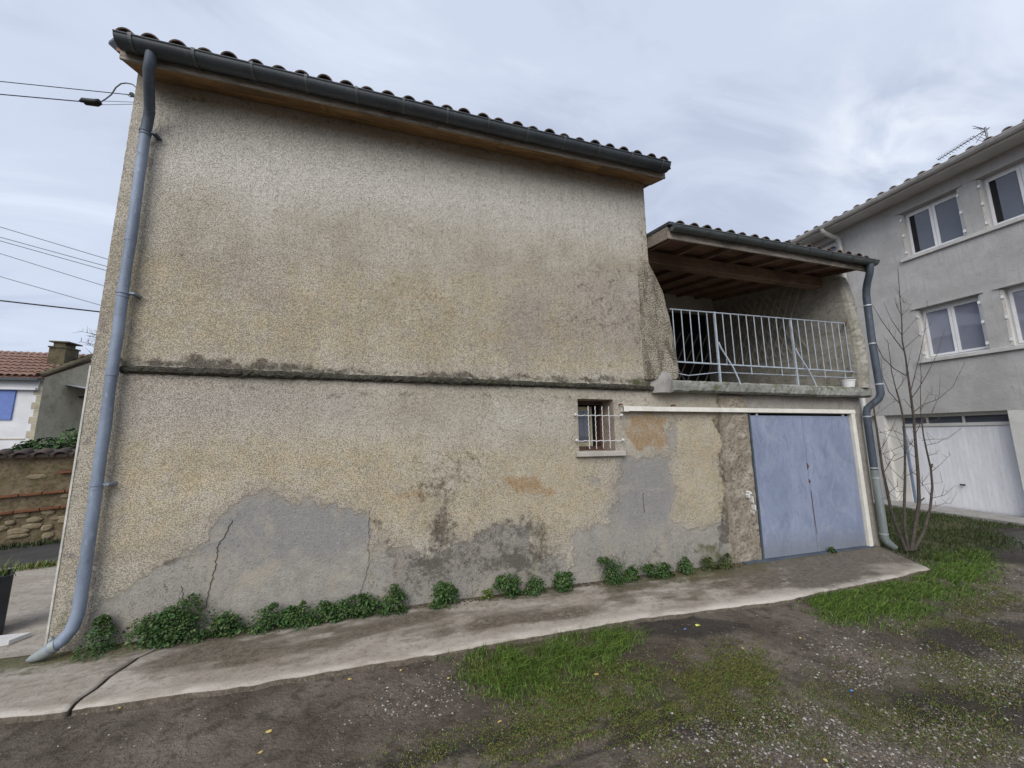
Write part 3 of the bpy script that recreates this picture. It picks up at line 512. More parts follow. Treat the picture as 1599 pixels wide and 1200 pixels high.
def wall_grid(name, x0, x1, z0, z1, holes, parent, st=.017):
    xs = axis_with(x0, x1, st, [h[0] for h in holes] + [h[1] for h in holes]); zs = axis_with(z0, z1, st, [h[2] for h in holes] + [h[3] for h in holes])
    X, Z = np.meshgrid(xs, zs); x, z = X.ravel(), Z.ravel(); nx = len(xs)
    wob = (fbm(x * 5, z * 5, 41) - .5) * .16
    xr, zr = x, z; x = xr + (fbm(xr * 3.2, zr * 3.2, 43) - .5) * .22 + (fbm(xr * 14, zr * 14, 45, 2) - .5) * .06; z = zr + (fbm(xr * 3.2, zr * 3.2, 44) - .5) * .16 + (fbm(xr * 14, zr * 14, 46, 2) - .5) * .05
    cem = np.zeros(x.shape)
    for p, ca in CEM: cem = np.maximum(cem, ca * sstep(-.09, .09, polysd(x, z, p) + wob))
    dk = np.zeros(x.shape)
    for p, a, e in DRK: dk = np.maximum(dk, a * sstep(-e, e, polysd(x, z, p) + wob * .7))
    def lay(lst, e=.22):
        r = np.zeros(x.shape)
        for p, a in lst: r = np.maximum(r, a * sstep(-e, e, polysd(x, z, p) + wob))
        return r
    org = np.zeros(x.shape)
    for p in ORG: org = np.maximum(org, .8 * sstep(-.08, .08, polysd(x, z, p) + wob))
    ms = np.zeros(x.shape)
    for p, a, e in MOSS: ms = np.maximum(ms, a * sstep(-e, e, polysd(x, z, p) + wob))
    moss_lo = 0; tint_ = np.stack([org, lay(LITE, .42), ms, lay(MAUVE)], 1); warm_ = lay(WARM); x, z = xr, zr
    pit = .30 + .35 * fbm(x * .9, z * .9, 51) + .25 * sstep(3.6, 3.0, z) * (z > 2.3) + .18 * soft(x, z, wp([(640, 690), (780, 690), (760, 800), (640, 790)]), .3)
    if x0 > 4: cem[:] = 1
    y = D + .006 * cem - .008 * (fbm(x * 2, z * 2, 61) - .5) - .006 * (fbm(x * 24, z * 24, 63, 2) - .5) * (1 - cem * .7)
    edge = np.zeros(x.shape, bool)
    for h in holes: edge |= (x > h[0] - .01) & (x < h[1] + .01) & (z > h[2] - .01) & (z < h[3] + .01)
    y = np.where(edge, D, y)
    i = np.arange(len(zs) - 1)[:, None] * nx + np.arange(nx - 1)[None, :]
    keep = np.ones(i.shape, bool); xc = (xs[:-1] + xs[1:]) / 2; zc = (zs[:-1] + zs[1:]) / 2
    for h in holes: keep &= ~((xc[None, :] > h[0]) & (xc[None, :] < h[1]) & (zc[:, None] > h[2]) & (zc[:, None] < h[3]))
    i = i[keep]; Fq = np.stack([i, i + 1, i + 1 + nx, i + nx], -1)
    return np_mesh(name, np.stack([x, y, z], 1), Fq, M['facade'], True, {'wear_shade': np.stack([cem, dk, warm_, pit], 1), 'tint': tint_}, parent=parent)
# the upper front stands to the corner, the lower front runs on to the pier
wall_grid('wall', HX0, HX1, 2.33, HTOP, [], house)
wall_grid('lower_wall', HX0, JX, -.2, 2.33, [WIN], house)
mb = MB()
mb.box((HX0, D + .001, -.2), (HX0 + .25, 12.5, 5.38)).box((HX1 - .25, D + .03, 2.3), (HX1, 12.5, 5.38)).box((HX0 + .25, 12.25, -.2), (HX1 - .25, 12.5, 5.38))
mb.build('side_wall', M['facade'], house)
MB().prism([(HX0 - .008, D - .006), (HX0 + .006, D - .006), (HX0 + .006, D + .02), (HX0 - .008, D + .02)], 2, -.1, 2.35).build('corner_bead', M['white_edge'], house)
# projecting string course
nb = 150; xs = np.linspace(-2.52, 3.14, nb); V = []; prof = [(D + .02, 2.288), (D - .035, 2.292), (D - .052, 2.308), (D - .050, 2.336), (D - .02, 2.358), (D + .02, 2.366)]
for x in xs:
    for k, (py, pz) in enumerate(prof): V.append((x, py + .016 * (random.random() - .5) - .010 * math.sin(x * 3), pz + .014 * (random.random() - .5) - .0065 * (x + 2.52) * .6))
n = len(prof)
MB().add(V, [(i * n + k, i * n + k + 1, (i + 1) * n + k + 1, (i + 1) * n + k) for i in range(nb - 1) for k in range(n - 1)] + [tuple(range(n)), tuple((nb - 1) * n + k for k in range(n))]).build('string_course', M['ledge'], house)
# cracks in the render: thin broken dark strips
def crack(poly, parent, wdt=.0016):
    mb = MB(); pts = []
    for a, b in zip(poly[:-1], poly[1:]):
        for t in np.linspace(0, 1, 9, endpoint=False): pts.append((a[0] + (b[0] - a[0]) * t + random.uniform(-.008, .008), a[1] + (b[1] - a[1]) * t))
    vs = []
    for x, z in pts:
        wd = wdt * random.uniform(.4, 1.1); vs += [(x - wd / 2, D - .004, z), (x + wd / 2, D - .004, z), (x + wd / 2, D + .02, z), (x - wd / 2, D + .02, z)]
    m = len(pts); mb.add(vs, [(4 * i + k, 4 * i + (k + 1) % 4, 4 * (i + 1) + (k + 1) % 4, 4 * (i + 1) + k) for i in range(m - 1) for k in range(4)])
    mb.build('crack', M['crack'], parent)
for c in ([(577, 797), (575, 850), (576, 880), (570, 905), (561, 930)], [(363, 812), (352, 835), (340, 852), (336, 885), (326, 925), (319, 955)], [(283, 915), (286, 935), (285, 945)], [(1004, 770), (1006, 805)]): crack(wp(c), house)
# roof over the house
A1 = math.atan(.34)
def roof_slab(x0, x1, y0, z0, y1, th, ang):
    z1 = z0 + (y1 - y0) * math.tan(ang); return MB().add([(x0, y0, z0), (x1, y0, z0), (x1, y1, z1), (x0, y1, z1), (x0, y0, z0 + th), (x1, y0, z0 + th), (x1, y1, z1 + th), (x0, y1, z1 + th)], [(0, 3, 2, 1), (4, 5, 6, 7), (0, 1, 5, 4), (1, 2, 6, 5), (2, 3, 7, 6), (3, 0, 4, 7)])
roof_slab(-2.74, 3.30, 3.76, 5.285, 12.6, .035, A1).build('roof_deck', M['boards'], house)
# soffit boards (four lengths) and fascia
xs = [-2.70, -.98, .95, 2.35, 3.30]
for a, b in zip(xs[:-1], xs[1:]):
    for y0, z0, y1, z1 in ((3.765, 5.205, 3.90, 5.256), (3.904, 5.258, 4.045, 5.312)):
        MB().add([(a + .002, y0, z0), (b - .002, y0, z0), (b - .002, y1, z1), (a + .002, y1, z1), (a + .002, y0, z0 + .02), (b - .002, y0, z0 + .02), (b - .002, y1, z1 + .02), (a + .002, y1, z1 + .02)], [(0, 3, 2, 1), (4, 5, 6, 7), (0, 1, 5, 4), (1, 2, 6, 5), (2, 3, 7, 6), (3, 0, 4, 7)]).build('soffit_board', M['soffit'], house, bevel=.002)
for a, b in ((-2.70, .2), (.2, 3.30)): MB().box((a + .002, 3.742, 5.195), (b - .002, 3.763, 5.325)).build('fascia_board', M['fascia'], house, bevel=.003)
for x in (-2.70, 3.28): MB().add([(x, 3.765, 5.225), (x + .02, 3.765, 5.225), (x + .02, 5.5, 5.83), (x, 5.5, 5.83), (x, 3.765, 5.33), (x + .02, 3.765, 5.33), (x + .02, 5.5, 5.935), (x, 5.5, 5.935)], [(0, 3, 2, 1), (4, 5, 6, 7), (0, 1, 5, 4), (1, 2, 6, 5), (2, 3, 7, 6), (3, 0, 4, 7)]).build('verge_board', M['fascia'], house)
MB().add([(-2.71, 3.70, 5.36), (-2.93, 3.93, 5.50), (-2.95, 5.4, 5.98), (-2.71, 5.4, 5.98), (-2.71, 3.70, 5.39), (-2.93, 3.93, 5.53), (-2.95, 5.4, 6.01), (-2.71, 5.4, 6.01)], [(0, 3, 2, 1), (4, 5, 6, 7), (0, 1, 5, 4), (1, 2, 6, 5), (2, 3, 7, 6), (3, 0, 4, 7)]).build('verge_flashing', M['zinc'], house)
MB().add([(3.30, 3.68, 5.34), (3.40, 3.74, 5.36), (3.42, 5.4, 5.95), (3.30, 5.4, 5.95), (3.30, 3.68, 5.36), (3.40, 3.74, 5.38), (3.42, 5.4, 5.97), (3.30, 5.4, 5.97)], [(0, 3, 2, 1), (4, 5, 6, 7), (0, 1, 5, 4), (1, 2, 6, 5), (2, 3, 7, 6), (3, 0, 4, 7)]).build('verge_flashing', M['zinc'], house)
def gutter(parent, x0, x1, yc, zr, r, mat, nbr, clipmat):
    mb = MB(); k = 12
    for ro, ri in ((r, r - .004),):
        ring = [(-math.cos(math.pi * i / k) * ro, -math.sin(math.pi * i / k) * ro) for i in range(k + 1)]; inn = [(-math.cos(math.pi * i / k) * ri, -math.sin(math.pi * i / k) * ri) for i in range(k, -1, -1)]
        mb.prism([(yc + a, zr + b) for a, b in ring + inn], 0, x0, x1)
    mb.tube([(x0, yc - r, zr), (x1, yc - r, zr)], .009, 8)
    for x in (x0, x1): mb.prism([(yc + a, zr + b) for a, b in ring], 0, x - .002, x + .002)
    g = mb.build('gutter', mat, parent, smooth=True)
    for i in range(nbr):
        x = x0 + .12 + (x1 - x0 - .24) * i / (nbr - 1); b = MB(); q = [(-math.cos(math.pi * j / k) * (r + .003), -math.sin(math.pi * j / k) * (r + .003)) for j in range(k + 1)]; q2 = [(-math.cos(math.pi * j / k) * (r + .006), -math.sin(math.pi * j / k) * (r + .006)) for j in range(k, -1, -1)]
        b.prism([(yc + a, zr + c) for a, c in q + q2], 0, x - .012, x + .012).box((x - .014, yc - r - .008, zr - .012), (x + .014, yc - r + .006, zr + .014)); b.build('gutter_bracket', clipmat, g)
    return g
brk = zinc_mat('gutter_strap', (.085, .098, .105), .4, .5)
gutter(house, -2.66, 3.27, 3.668, 5.315, .080, M['zinc'], 13, brk)
def tile_mesh(L, r0, r1, mat, th=.013, k=9, name='roof_tile'):
    V = []; 
    for y, r in ((0, r0), (L, r1)):
        for rr in (r, r - th):
            for i in range(k + 1): a = math.pi * i / k; V.append((-math.cos(a) * rr, y, math.sin(a) * rr * .92))
    m = k + 1; F_ = []
    for i in range(k):
        F_ += [(i, i + 1, 2 * m + i + 1, 2 * m + i), (m + i, 3 * m + i, 3 * m + i + 1, m + i + 1), (i, m + i, m + i + 1, i + 1), (2 * m + i, 2 * m + i + 1, 3 * m + i + 1, 3 * m + i)]
    F_ += [(0, 2 * m, 3 * m, m), (k, m + k, 3 * m + k, 2 * m + k)]
    me = bpy.data.meshes.new(name); me.from_pydata(V, [], F_); me.materials.append(mat); bm = bmesh.new(); bm.from_mesh(me); bmesh.ops.recalc_face_normals(bm, faces=bm.faces); bm.to_mesh(me); bm.free()
    me.polygons.foreach_set('use_smooth', [True] * len(me.polygons)); me.set_sharp_from_angle(angle=R(50)); return me
def tile_roof(parent, me, pts, ang, rz=0, rows=2, L=.36, jit=.012, pan_mat=None, deep=0):
    """individual cover tiles for the lowest rows; the rest joined"""
    base = wloc(parent)
    for (x, y, z) in pts:
        for r in range(rows):
            o = link('roof_tile', me, parent); up = Vector((0, math.cos(ang), math.sin(ang))) * (L * r); up.rotate(Matrix.Rotation(rz, 3, 'Z'))
            o.location = Vector((x + random.uniform(-jit, jit), y + random.uniform(-jit, jit), z + .012 * r + random.uniform(-.004, .004))) + up - base
            o.rotation_euler = (ang + random.uniform(-.03, .02), random.uniform(-.05, .05), rz + random.uniform(-.03, .03))
def stuff_tiles(parent, x0, x1, n, y0, z0, ang, r0row, rows, mat, L=.36, rad=.078):
    mb = MB(); k = 6; c, s_ = math.cos(ang), math.sin(ang)
    for i in range(n):
        x = x0 + (x1 - x0) * i / (n - 1)
        for r in range(r0row, rows):
            for conv in (1, -1):
                xo = x if conv == 1 else x + (x1 - x0) / (n - 1) / 2; vs = []
                for t, rr in ((r * L, rad), (r * L + L + .05, rad * .85)):
                    for j in range(k + 1): a = math.pi * j / k; vs.append((xo - math.cos(a) * rr, y0 + t * c, z0 + t * s_ + (math.sin(a) * rr if conv == 1 else (1 - math.sin(a)) * rr * .8 - .03) + (.012 if t == r * L else 0)))
                mb.add(vs, [(j, j + 1, k + 2 + j, k + 1 + j) for j in range(k)])
    return mb.build('tile_field', mat, parent, smooth=True, kind='stuff')
tm = tile_mesh(.42, .080, .068, M['tile'])
NT_ = 29; tx = [-2.63 + i * (3.22 + 2.63) / (NT_ - 1) for i in range(NT_)]
tile_roof(house, tm, [(x, 3.655, 5.352) for x in tx], A1)
stuff_tiles(house, tx[0], tx[-1], NT_, 3.70, 5.345, A1, 2, 25, M['tile'])
pm = MB()
for i in range(NT_ - 1):                           # pan tiles spouting into the gutter between the covers
    x = (tx[i] + tx[i + 1]) / 2; vs = []
    for t, rr in ((0, .085), (.75, .075)):
        for j in range(8): a = math.pi * j / 7; vs.append((x - math.cos(a) * rr, 3.67 + t * math.cos(A1), 5.40 + t * math.sin(A1) - math.sin(a) * rr * .8))
    pm.add(vs, [(j, j + 1, 9 + j, 8 + j) for j in range(7)])
pm.build('pan_tiles', M['tile'], house, smooth=True, kind='stuff')
# downpipe on the left corner: dark swan neck, blue painted pipe, crushed shoe
PXC, PY = -2.545, 3.965
dp = MB().tube([(-2.42, 3.668, 5.27), (-2.42, 3.67, 5.18), (-2.44, 3.70, 5.10), (-2.48, 3.80, 4.98), (-2.535, 3.93, 4.86), (-2.56, PY, 4.78), (-2.565, PY, 4.66)], .041, 14).build('downpipe', M['zinc2'], house, smooth=True)
rnd_ = random.Random(3); pts = [(-2.565 + .045 * (4.66 - z) / 4.3 + rnd_.uniform(-.003, .003), PY, z) for z in np.linspace(4.66, .40, 16)]
MB().tube(pts, [.039 + rnd_.uniform(-.0018, .0022) for _ in pts], 16).build('lower_pipe', M['bluepipe'], dp, smooth=True)
MB().box((-2.553, PY - .0405, .5), (-2.549, PY - .036, 4.6)).build('pipe_seam', M['zinc2'], dp) if False else None
for zc_ in (3.55, 2.28, .62): MB().tube([(-2.565 + .045 * (4.66 - zc_) / 4.3, PY, zc_ + .03), (-2.565 + .045 * (4.66 - zc_) / 4.3, PY, zc_ - .03)], .0418, 16).build('pipe_sleeve', M['bluepipe'], dp, smooth=True)
sh = MB().tube([(-2.52, PY, .42), (-2.525, PY, .30), (-2.54, PY - .01, .20), (-2.58, PY - .03, .13), (-2.64, PY - .05, .085)], [.0405, .0415, .043, .044, .043], 14)
sh.build('shoe_elbow', M['bluepipe'], dp, smooth=True)
MB().tube([(-2.625, PY - .045, .092), (-2.675, PY - .045, .06), (-2.73, PY - .035, .035), (-2.775, PY - .025, .018)], [.047, .042, .030, .010], 14).build('shoe_spout', M['greenpipe'], dp, smooth=True)
for z in (4.665, 3.02, 1.32):
    xk = -2.565 + .045 * (4.66 - z) / 4.3
    MB().tube([(xk, PY, z + .012), (xk, PY, z - .012)], .046, 16).tube([(xk, PY, z - .03), (xk, PY, z - .045)], .043, 16).box((xk + .044, PY - .008, z - .01), (xk + .085, D + .01, z + .008)).build('pipe_collar', M['zinc2'] if z > 4 else M['bluepipe'], dp, smooth=True)
MB().tube([(-2.625, PY - .045, .165), (-2.64, PY - .048, .15)], .016, 10).tube([(-2.60, PY - .04, .11), (-2.63, PY - .047, .10)], .049, 14).build('pipe_clip', M['greenpipe'], dp, smooth=True)
# small barred window
x0, x1, z0, z1 = WIN; rv = .30
win = MB().add([(x0, D, z0), (x0, D + rv, z0), (x0, D + rv, z1), (x0, D, z1), (x1, D, z0), (x1, D + rv, z0), (x1, D + rv, z1), (x1, D, z1)], [(0, 1, 2, 3), (4, 7, 6, 5), (3, 2, 6, 7), (0, 4, 5, 1)]).build('window', M['reveal'], house)
MB().box((x0 + .0, D + rv - .04, z0), (x1, D + rv + .06, z0 + .045)).box((x0, D + rv - .03, z1 - .05), (x1, D + rv + .06, z1)).box((x0, D + rv - .03, z0 + .045), (x0 + .03, D + rv + .06, z1 - .05)).box((x1 - .05, D + rv - .03, z0 + .045), (x1, D + rv + .06, z1 - .05)).build('frame', M['brownframe'], win)
MB().box((x0 + .03, D + rv - .02, z0 + .05), (x0 + .34, D + rv + .01, z0 + .10)).box((x0 + .03, D + rv - .02, z1 - .13), (x0 + .34, D + rv + .01, z1 - .075)).box((x0 + .03, D + rv - .02, z0 + .10), (x0 + .06, D + rv + .01, z1 - .13)).box((x0 + .31, D + rv - .02, z0 + .10), (x0 + .34, D + rv + .01, z1 - .13)).build('sash', M['frame'], win)
MB().box((x0 + .06, D + rv - .006, z0 + .10), (x0 + .31, D + rv + .002, z1 - .13)).build('pane', M['glass'], win)
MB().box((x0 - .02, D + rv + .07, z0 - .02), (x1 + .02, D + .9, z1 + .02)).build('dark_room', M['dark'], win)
rs = random.Random(5); nb = 22; V = []
MB().box((1.95, D - .05, 1.436), (2.62, D + .01, 1.497)).build('window_sill', M['lintel'], house, bevel=.006)
gr = MB()
for z in (1.625, 1.935): gr.tube([(1.95, D + .01, z + .01), (1.955, D - .045, z + .006)] + [(1.96 + .62 * k / 12, D - .05, z + .004 * (-1) ** k) for k in range(13)] + [(2.585, D - .045, z), (2.59, D + .01, z)], .0055, 6)
gr.build('window_grille', M['iron'], house, smooth=True); grille = COL.objects['window_grille'] if 'window_grille' in COL.objects else None
for x in (2.115, 2.21, 2.305, 2.40):
    MB().tube([(x + .003 * (-1) ** k, D - .05 + .0, 1.53 + .52 * k / 16) for k in range(17)], .0055, 6).build('grille_bar', M['iron'], grille, smooth=True)
for z in (1.625, 1.935):
    for x in (1.95, 2.59): MB().lathe([(0, -.018), (.016, -.012), (.02, 0), (.016, .012), (0, .018)], (x, D - .04, z + .01), 10).build('bar_end', M['iron'], grille, smooth=True)
# rough buttress wing at the right corner of the upper wall
prof = [(4.12, 3.17, 4.04), (3.97, 3.24, 4.02), (3.65, 3.345, 3.975), (3.19, 3.40, 3.93), (2.80, 3.425, 3.905), (2.56, 3.44, 3.895), (2.46, 3.44, 3.895), (2.40, 3.41, 3.90)]
V = []; ncs = 10; lev = []
zs = np.linspace(4.14, 2.40, 46)
for z in zs:
    xr = np.interp(-z, [-p[0] for p in prof], [p[1] for p in prof]); yf = np.interp(-z, [-p[0] for p in prof], [p[2] for p in prof]); top = float(sstep(4.15, 4.0, z)); xl = 2.965 + .10 * (1 - top)
    sec = [(xl, D + .04), (xl + .01, D - .012)] + [(xl + .02 + (xr - xl - .05) * t, D - .012 - (D - .012 - yf) * (t ** .8) * (.6 + .4 * top)) for t in (.2, .4, .6, .8, 1.0)] + [(xr - .005, yf + .02), (xr, yf + .10), (xr, D + .55)]
    for x, y in sec: V.append((x + random.uniform(-.007, .007), y + random.uniform(-.009, .009), z))
n = ncs
wing = MB().add(V, [(i * n + k, i * n + k + 1, (i + 1) * n + k + 1, (i + 1) * n + k) for i in range(len(zs) - 1) for k in range(n - 1)] + [tuple(range(n)), tuple((len(zs) - 1) * n + k for k in range(n))]).build('buttress', M['wing'], house, smooth=True)
md = wing.modifiers.new('s', 'SUBSURF'); md.levels = md.render_levels = 1
cap = MB(); V = []
for z in np.linspace(2.24, 2.56, 9):
    for k in range(9):
        a = math.pi * k / 8; rr = .13 + .015 * math.sin(z * 14 + k * .9) - .6 * max(0, z - 2.45); V.append((3.24 - math.cos(a) * rr * 1.25, D + .05 - math.sin(a) * (rr + .06) + random.uniform(-.006, .006), z))
cap.add(V, [(i * 9 + k, i * 9 + k + 1, (i + 1) * 9 + k + 1, (i + 1) * 9 + k) for i in range(8) for k in range(8)] + [tuple(range(9)), tuple(72 + k for k in range(9))]).build('buttress_foot', M['cement'], house, smooth=True)

# ================================================================== garage annex with its covered terrace
annex = thing('garage_annex', 'low garage with blue door under a railed terrace and small tiled roof', 'garage', (JX, D, 0))
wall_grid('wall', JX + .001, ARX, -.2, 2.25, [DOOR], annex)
TB = 6.55                                          # back wall of the terrace
MB().box((ARX - .2, D + .03, -.2), (ARX, 9.5, 2.25)).box((ARX - .2, TB + .21, 2.25), (ARX, 9.5, 4.70)).build('side_wall', M['cement'], annex)
# right hand wing of the terrace: wall end flaring forward towards its foot
prof = [(2.25, 3.86), (2.47, 3.86), (2.78, 3.83), (3.3, 3.85), (3.9, 3.90), (4.28, 3.96)]
poly = prof + [(4.28, D + .1), (4.36, 4.3), (5.06, TB + .2), (2.25, TB + .2)]
V = []; zs = np.linspace(2.40, 4.28, 40); ys_b = TB + .2
for z in zs:
    yf = np.interp(z, [p[0] for p in prof], [p[1] for p in prof])
    for x, y in ((6.83, ys_b), (6.83, yf + .06), (6.85, yf + .01), (6.94, yf - .004), (7.02, yf + .012), (7.035, yf + .06), (7.035, ys_b)): V.append((x + random.uniform(-.004, .004), y + random.uniform(-.006, .006), z))
n = 7
MB().add(V, [(i * n + k, i * n + (k + 1) % n, (i + 1) * n + (k + 1) % n, (i + 1) * n + k) for i in range(len(zs) - 1) for k in range(n)] + [tuple(range(n)), tuple((len(zs) - 1) * n + k for k in range(n))]).prism([(4.02, 4.281), (4.02, 4.400), (TB + .2, 4.905), (TB + .2, 4.281)], 0, 6.832, 7.03).build('terrace_side_wall', M['innerwall'], annex)
MB().box((3.17, TB, 2.4), (3.4, TB + .2, 4.87)).build('back_wall', M['innerwall'], annex)
MB().box((3.402, TB - .03, 4.52), (6.828, TB + .19, 4.868)).build('lintel', M['lintel'], annex, bevel=.01)
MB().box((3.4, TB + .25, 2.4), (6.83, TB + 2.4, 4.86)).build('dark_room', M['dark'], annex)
# slab with rough front edge
nb = 90; V = []; xs = np.linspace(3.30, 7.07, nb); prof = [(4.3, 2.262), (3.93, 2.252), (3.895, 2.275), (3.89, 2.33), (3.895, 2.385), (3.92, 2.407), (4.3, 2.41)]
for i, x in enumerate(xs):
    e = (fbm(np.array([x * 6.]), np.array([1.]), 77)[0] - .5)
    for k, (y, z) in enumerate(prof): V.append((x, y + (e * .03 + random.uniform(-.006, .006)) * (y < 4.2), z + (random.uniform(-.004, .004) + (e * .03 if k in (1, 2) else 0)) * (y < 4.2)))
n = len(prof)
MB().add(V, [(i * n + k, i * n + (k + 1) % n, (i + 1) * n + (k + 1) % n, (i + 1) * n + k) for i in range(nb - 1) for k in range(n)] + [tuple(range(n)), tuple((nb - 1) * n + k for k in range(n))]).build('balcony_slab', M['slab'], annex)
MB().box((3.17, 4.302, 2.27), (7.03, TB + .2, 2.405)).build('terrace_floor', M['innerwall'], annex)
# broken masonry pier left of the door
nxp, nzp = 26, 90; V = []
for j in range(nzp):
    z = -.15 + 2.37 * j / (nzp - 1)
    for i in range(nxp):
        u = i / (nxp - 1); x = (4.160 + .008 * math.sin(z * 5) + .008 * math.sin(z * 13)) * (1 - u) + 4.655 * u
        f = (fbm(np.array([x * 7]), np.array([z * 7]), 88)[0] - .5); y = D - .014 - .075 * f * min(1, u * 6, (1 - u) * 9) - (.02 if 0 < i < nxp - 1 else -.03)
        V.append((x, y, z))
MB().add(V, [(j * nxp + i, j * nxp + i + 1, (j + 1) * nxp + i + 1, (j + 1) * nxp + i) for j in range(nzp - 1) for i in range(nxp - 1)]).build('pier', M['pier'], annex)
for (x, z, wd, h) in ((4.49, .90, .06, .05), (4.47, .86, .035, .06), (4.53, .80, .025, .10), (4.55, .70, .03, .08), (4.52, .64, .02, .05)):
    k = 9; vs = []
    for yy in (D - .085, D - .03):
        for i in range(k): a = 2 * math.pi * i / k; q = random.Random(int(x * 999) + i).uniform(.6, 1.1); vs.append((x + math.cos(a) * wd / 2 * q, yy, z + math.sin(a) * h / 2 * q))
    MB().add(vs, [tuple(range(k)), tuple(range(2 * k - 1, k - 1, -1))] + [(i, (i + 1) % k, k + (i + 1) % k, k + i) for i in range(k)]).build('plaster_splash', M['aptwhite'], annex)
# sliding door
gd = MB().box((4.665, D - .035, .015), (6.672, D - .002, 1.955)).build('garage_door', M['door'], annex, bevel=.004)
MB().box((4.645, D - .05, .012), (4.668, D - .0, 1.97)).build('door_edge', M['zinc2'], gd)
MB().box((5.666, D - .0362, .02), (5.670, D - .034, 1.95)).build('door_seam', M['zinc2'], gd)
for z, h in ((1.22, .10), (1.00, .06)): MB().tube([(5.655, D - .036, z + h / 2), (5.668, D - .043, z), (5.66, D - .036, z - h / 2)], [.004, .013, .004], 8).build('lock_plate', M['rust'], gd)
MB().tube([(5.675, D - .037, .86), (5.68, D - .037, .45), (5.69, D - .037, .25)], [.004, .0045, .002], 6).build('rust_streak', M['rust'], gd)
MB().box((4.67, D + .03, -.1), (6.69, D + .9, 1.985)).build('dark_room', M['dark'], annex)
for x in (4.80, 6.55): MB().box((x, D - .03, 1.955), (x + .035, D - .01, 1.99)).build('door_hanger', M['iron'], gd)
MB().prism([(D - .05, 1.995), (D - .075, 1.995), (D - .075, 2.055), (D - .012, 2.055), (D - .012, 2.045), (D - .05, 2.045)], 0, 2.60, 6.775).build('door_track', M['track'], annex, bevel=.002)
MB().box((2.60, D - .078, 1.99), (2.68, D - .003, 2.06)).build('track_end', M['track'], annex)
for x in (2.58, 3.38): MB().tube([(x, D + .01, 2.075), (x, D - .05, 2.085), (x + .02, D - .06, 2.07)], .009, 6).build('track_hook', M['rust'], annex)
MB().box((6.690, D - .07, -.03), (6.765, D - .004, 1.994)).build('door_jamb', M['track'], annex, bevel=.003)
MB().box((4.3, D - .09, -.01), (6.8, D - .01, .012)).build('door_rail', M['zinc2'], annex)
# railing
RY = 3.965
rl = MB().tube([(3.40, RY, 3.405), (6.84, RY, 3.47)], .010, 8).box((3.40, RY - .010, 2.658), (6.84, RY + .010, 2.676)).build('railing', M['rail'], annex)
MB().tube([(3.36, RY, 2.52), (3.62, RY, 2.485), (4.15, RY, 2.55), (6.84, RY, 2.568)], .007, 6).build('lower_rail', M['rail'], rl)
posts = [4.155, 5.61]
for x in posts: MB().box((x - .012, RY - .012, 2.405), (x + .012, RY + .012, 3.43)).build('post', M['rail'], rl)
xs = [3.44, 3.585, 3.73, 3.875, 4.02] + [4.155 + (5.61 - 4.155) * k / 10 for k in range(1, 10)] + [5.61 + k * .148 for k in range(1, 9)]
bal0 = None
for i, x in enumerate(xs):
    zt = 3.405 + (x - 3.4) * .0189
    zb = 2.54 if i in (8, 12, 17, 20) else 2.67
    MB().tube([(x, RY, zb), (x, RY, zt)], .0068, 6).build('baluster', M['rail'], rl)
for x in posts: MB().tube([(x + .01, RY - .02, 2.98), (x + .03, RY - .03, 2.90), (x + .20, RY - .045, 2.62), (x + .265, RY - .06, 2.44), (x + .27, RY - .07, 2.37)], .0105, 8).build('brace', M['rail'], rl, smooth=True)
MB().tube([(6.80, RY, 3.465), (6.87, RY + .01, 3.50)], .02, 8).tube([(6.83, RY, 3.44), (6.88, RY + .01, 3.43)], .012, 8).build('wall_clamp', M['rust'], rl)
# terrace roof
A2 = math.atan(.185); t2 = math.tan(A2)
for i in range(9):
    x0 = 3.19 + i * (6.97 - 3.19) / 9; x1 = x0 + (6.97 - 3.19) / 9
def rz2(y): return 4.345 + (y - 3.68) * t2
for k in range(22):                                # ceiling boards running along the terrace
    y = 3.66 + k * .15; MB().add([(3.19, y, rz2(y)), (6.99, y, rz2(y)), (6.99, y + .144, rz2(y + .144)), (3.19, y + .144, rz2(y + .144)), (3.19, y, rz2(y) + .02), (6.99, y, rz2(y) + .02), (6.99, y + .144, rz2(y + .144) + .02), (3.19, y + .144, rz2(y + .144) + .02)], [(0, 3, 2, 1), (4, 5, 6, 7), (0, 1, 5, 4), (1, 2, 6, 5), (2, 3, 7, 6), (3, 0, 4, 7)]).build('roof_board', M['boards'], annex)
for i in range(8):
    x = 3.32 + i * .50; MB().beam((x, 3.72, rz2(3.72) - .036), (x, TB, rz2(TB) - .036), .06, .07).build('rafter', M['rafter'], annex)
MB().box((3.175, 4.22, 4.20), (6.83, 4.36, 4.385)).build('purlin', M['rafter'], annex, bevel=.006)
MB().box((3.21, 3.655, 4.245), (6.99, 3.68, 4.36)).build('fascia_board', M['fascia'], annex, bevel=.003)
MB().add([(3.185, 3.655, 4.245), (3.207, 3.655, 4.245), (3.207, 5.2, 4.531), (3.185, 5.2, 4.531), (3.185, 3.655, 4.41), (3.207, 3.655, 4.41), (3.207, 5.2, 4.70), (3.185, 5.2, 4.70)], [(0, 3, 2, 1), (4, 5, 6, 7), (0, 1, 5, 4), (1, 2, 6, 5), (2, 3, 7, 6), (3, 0, 4, 7)]).build('verge_board', M['fascia'], annex)
MB().add([(3.175, 3.60, 4.41), (3.26, 3.60, 4.41), (3.26, 5.2, 4.705), (3.175, 5.2, 4.705), (3.175, 3.60, 4.45), (3.26, 3.60, 4.45), (3.26, 5.2, 4.745), (3.175, 5.2, 4.745)], [(0, 3, 2, 1), (4, 5, 6, 7), (0, 1, 5, 4), (1, 2, 6, 5), (2, 3, 7, 6), (3, 0, 4, 7)]).build('verge_flashing', M['zinc'], annex)
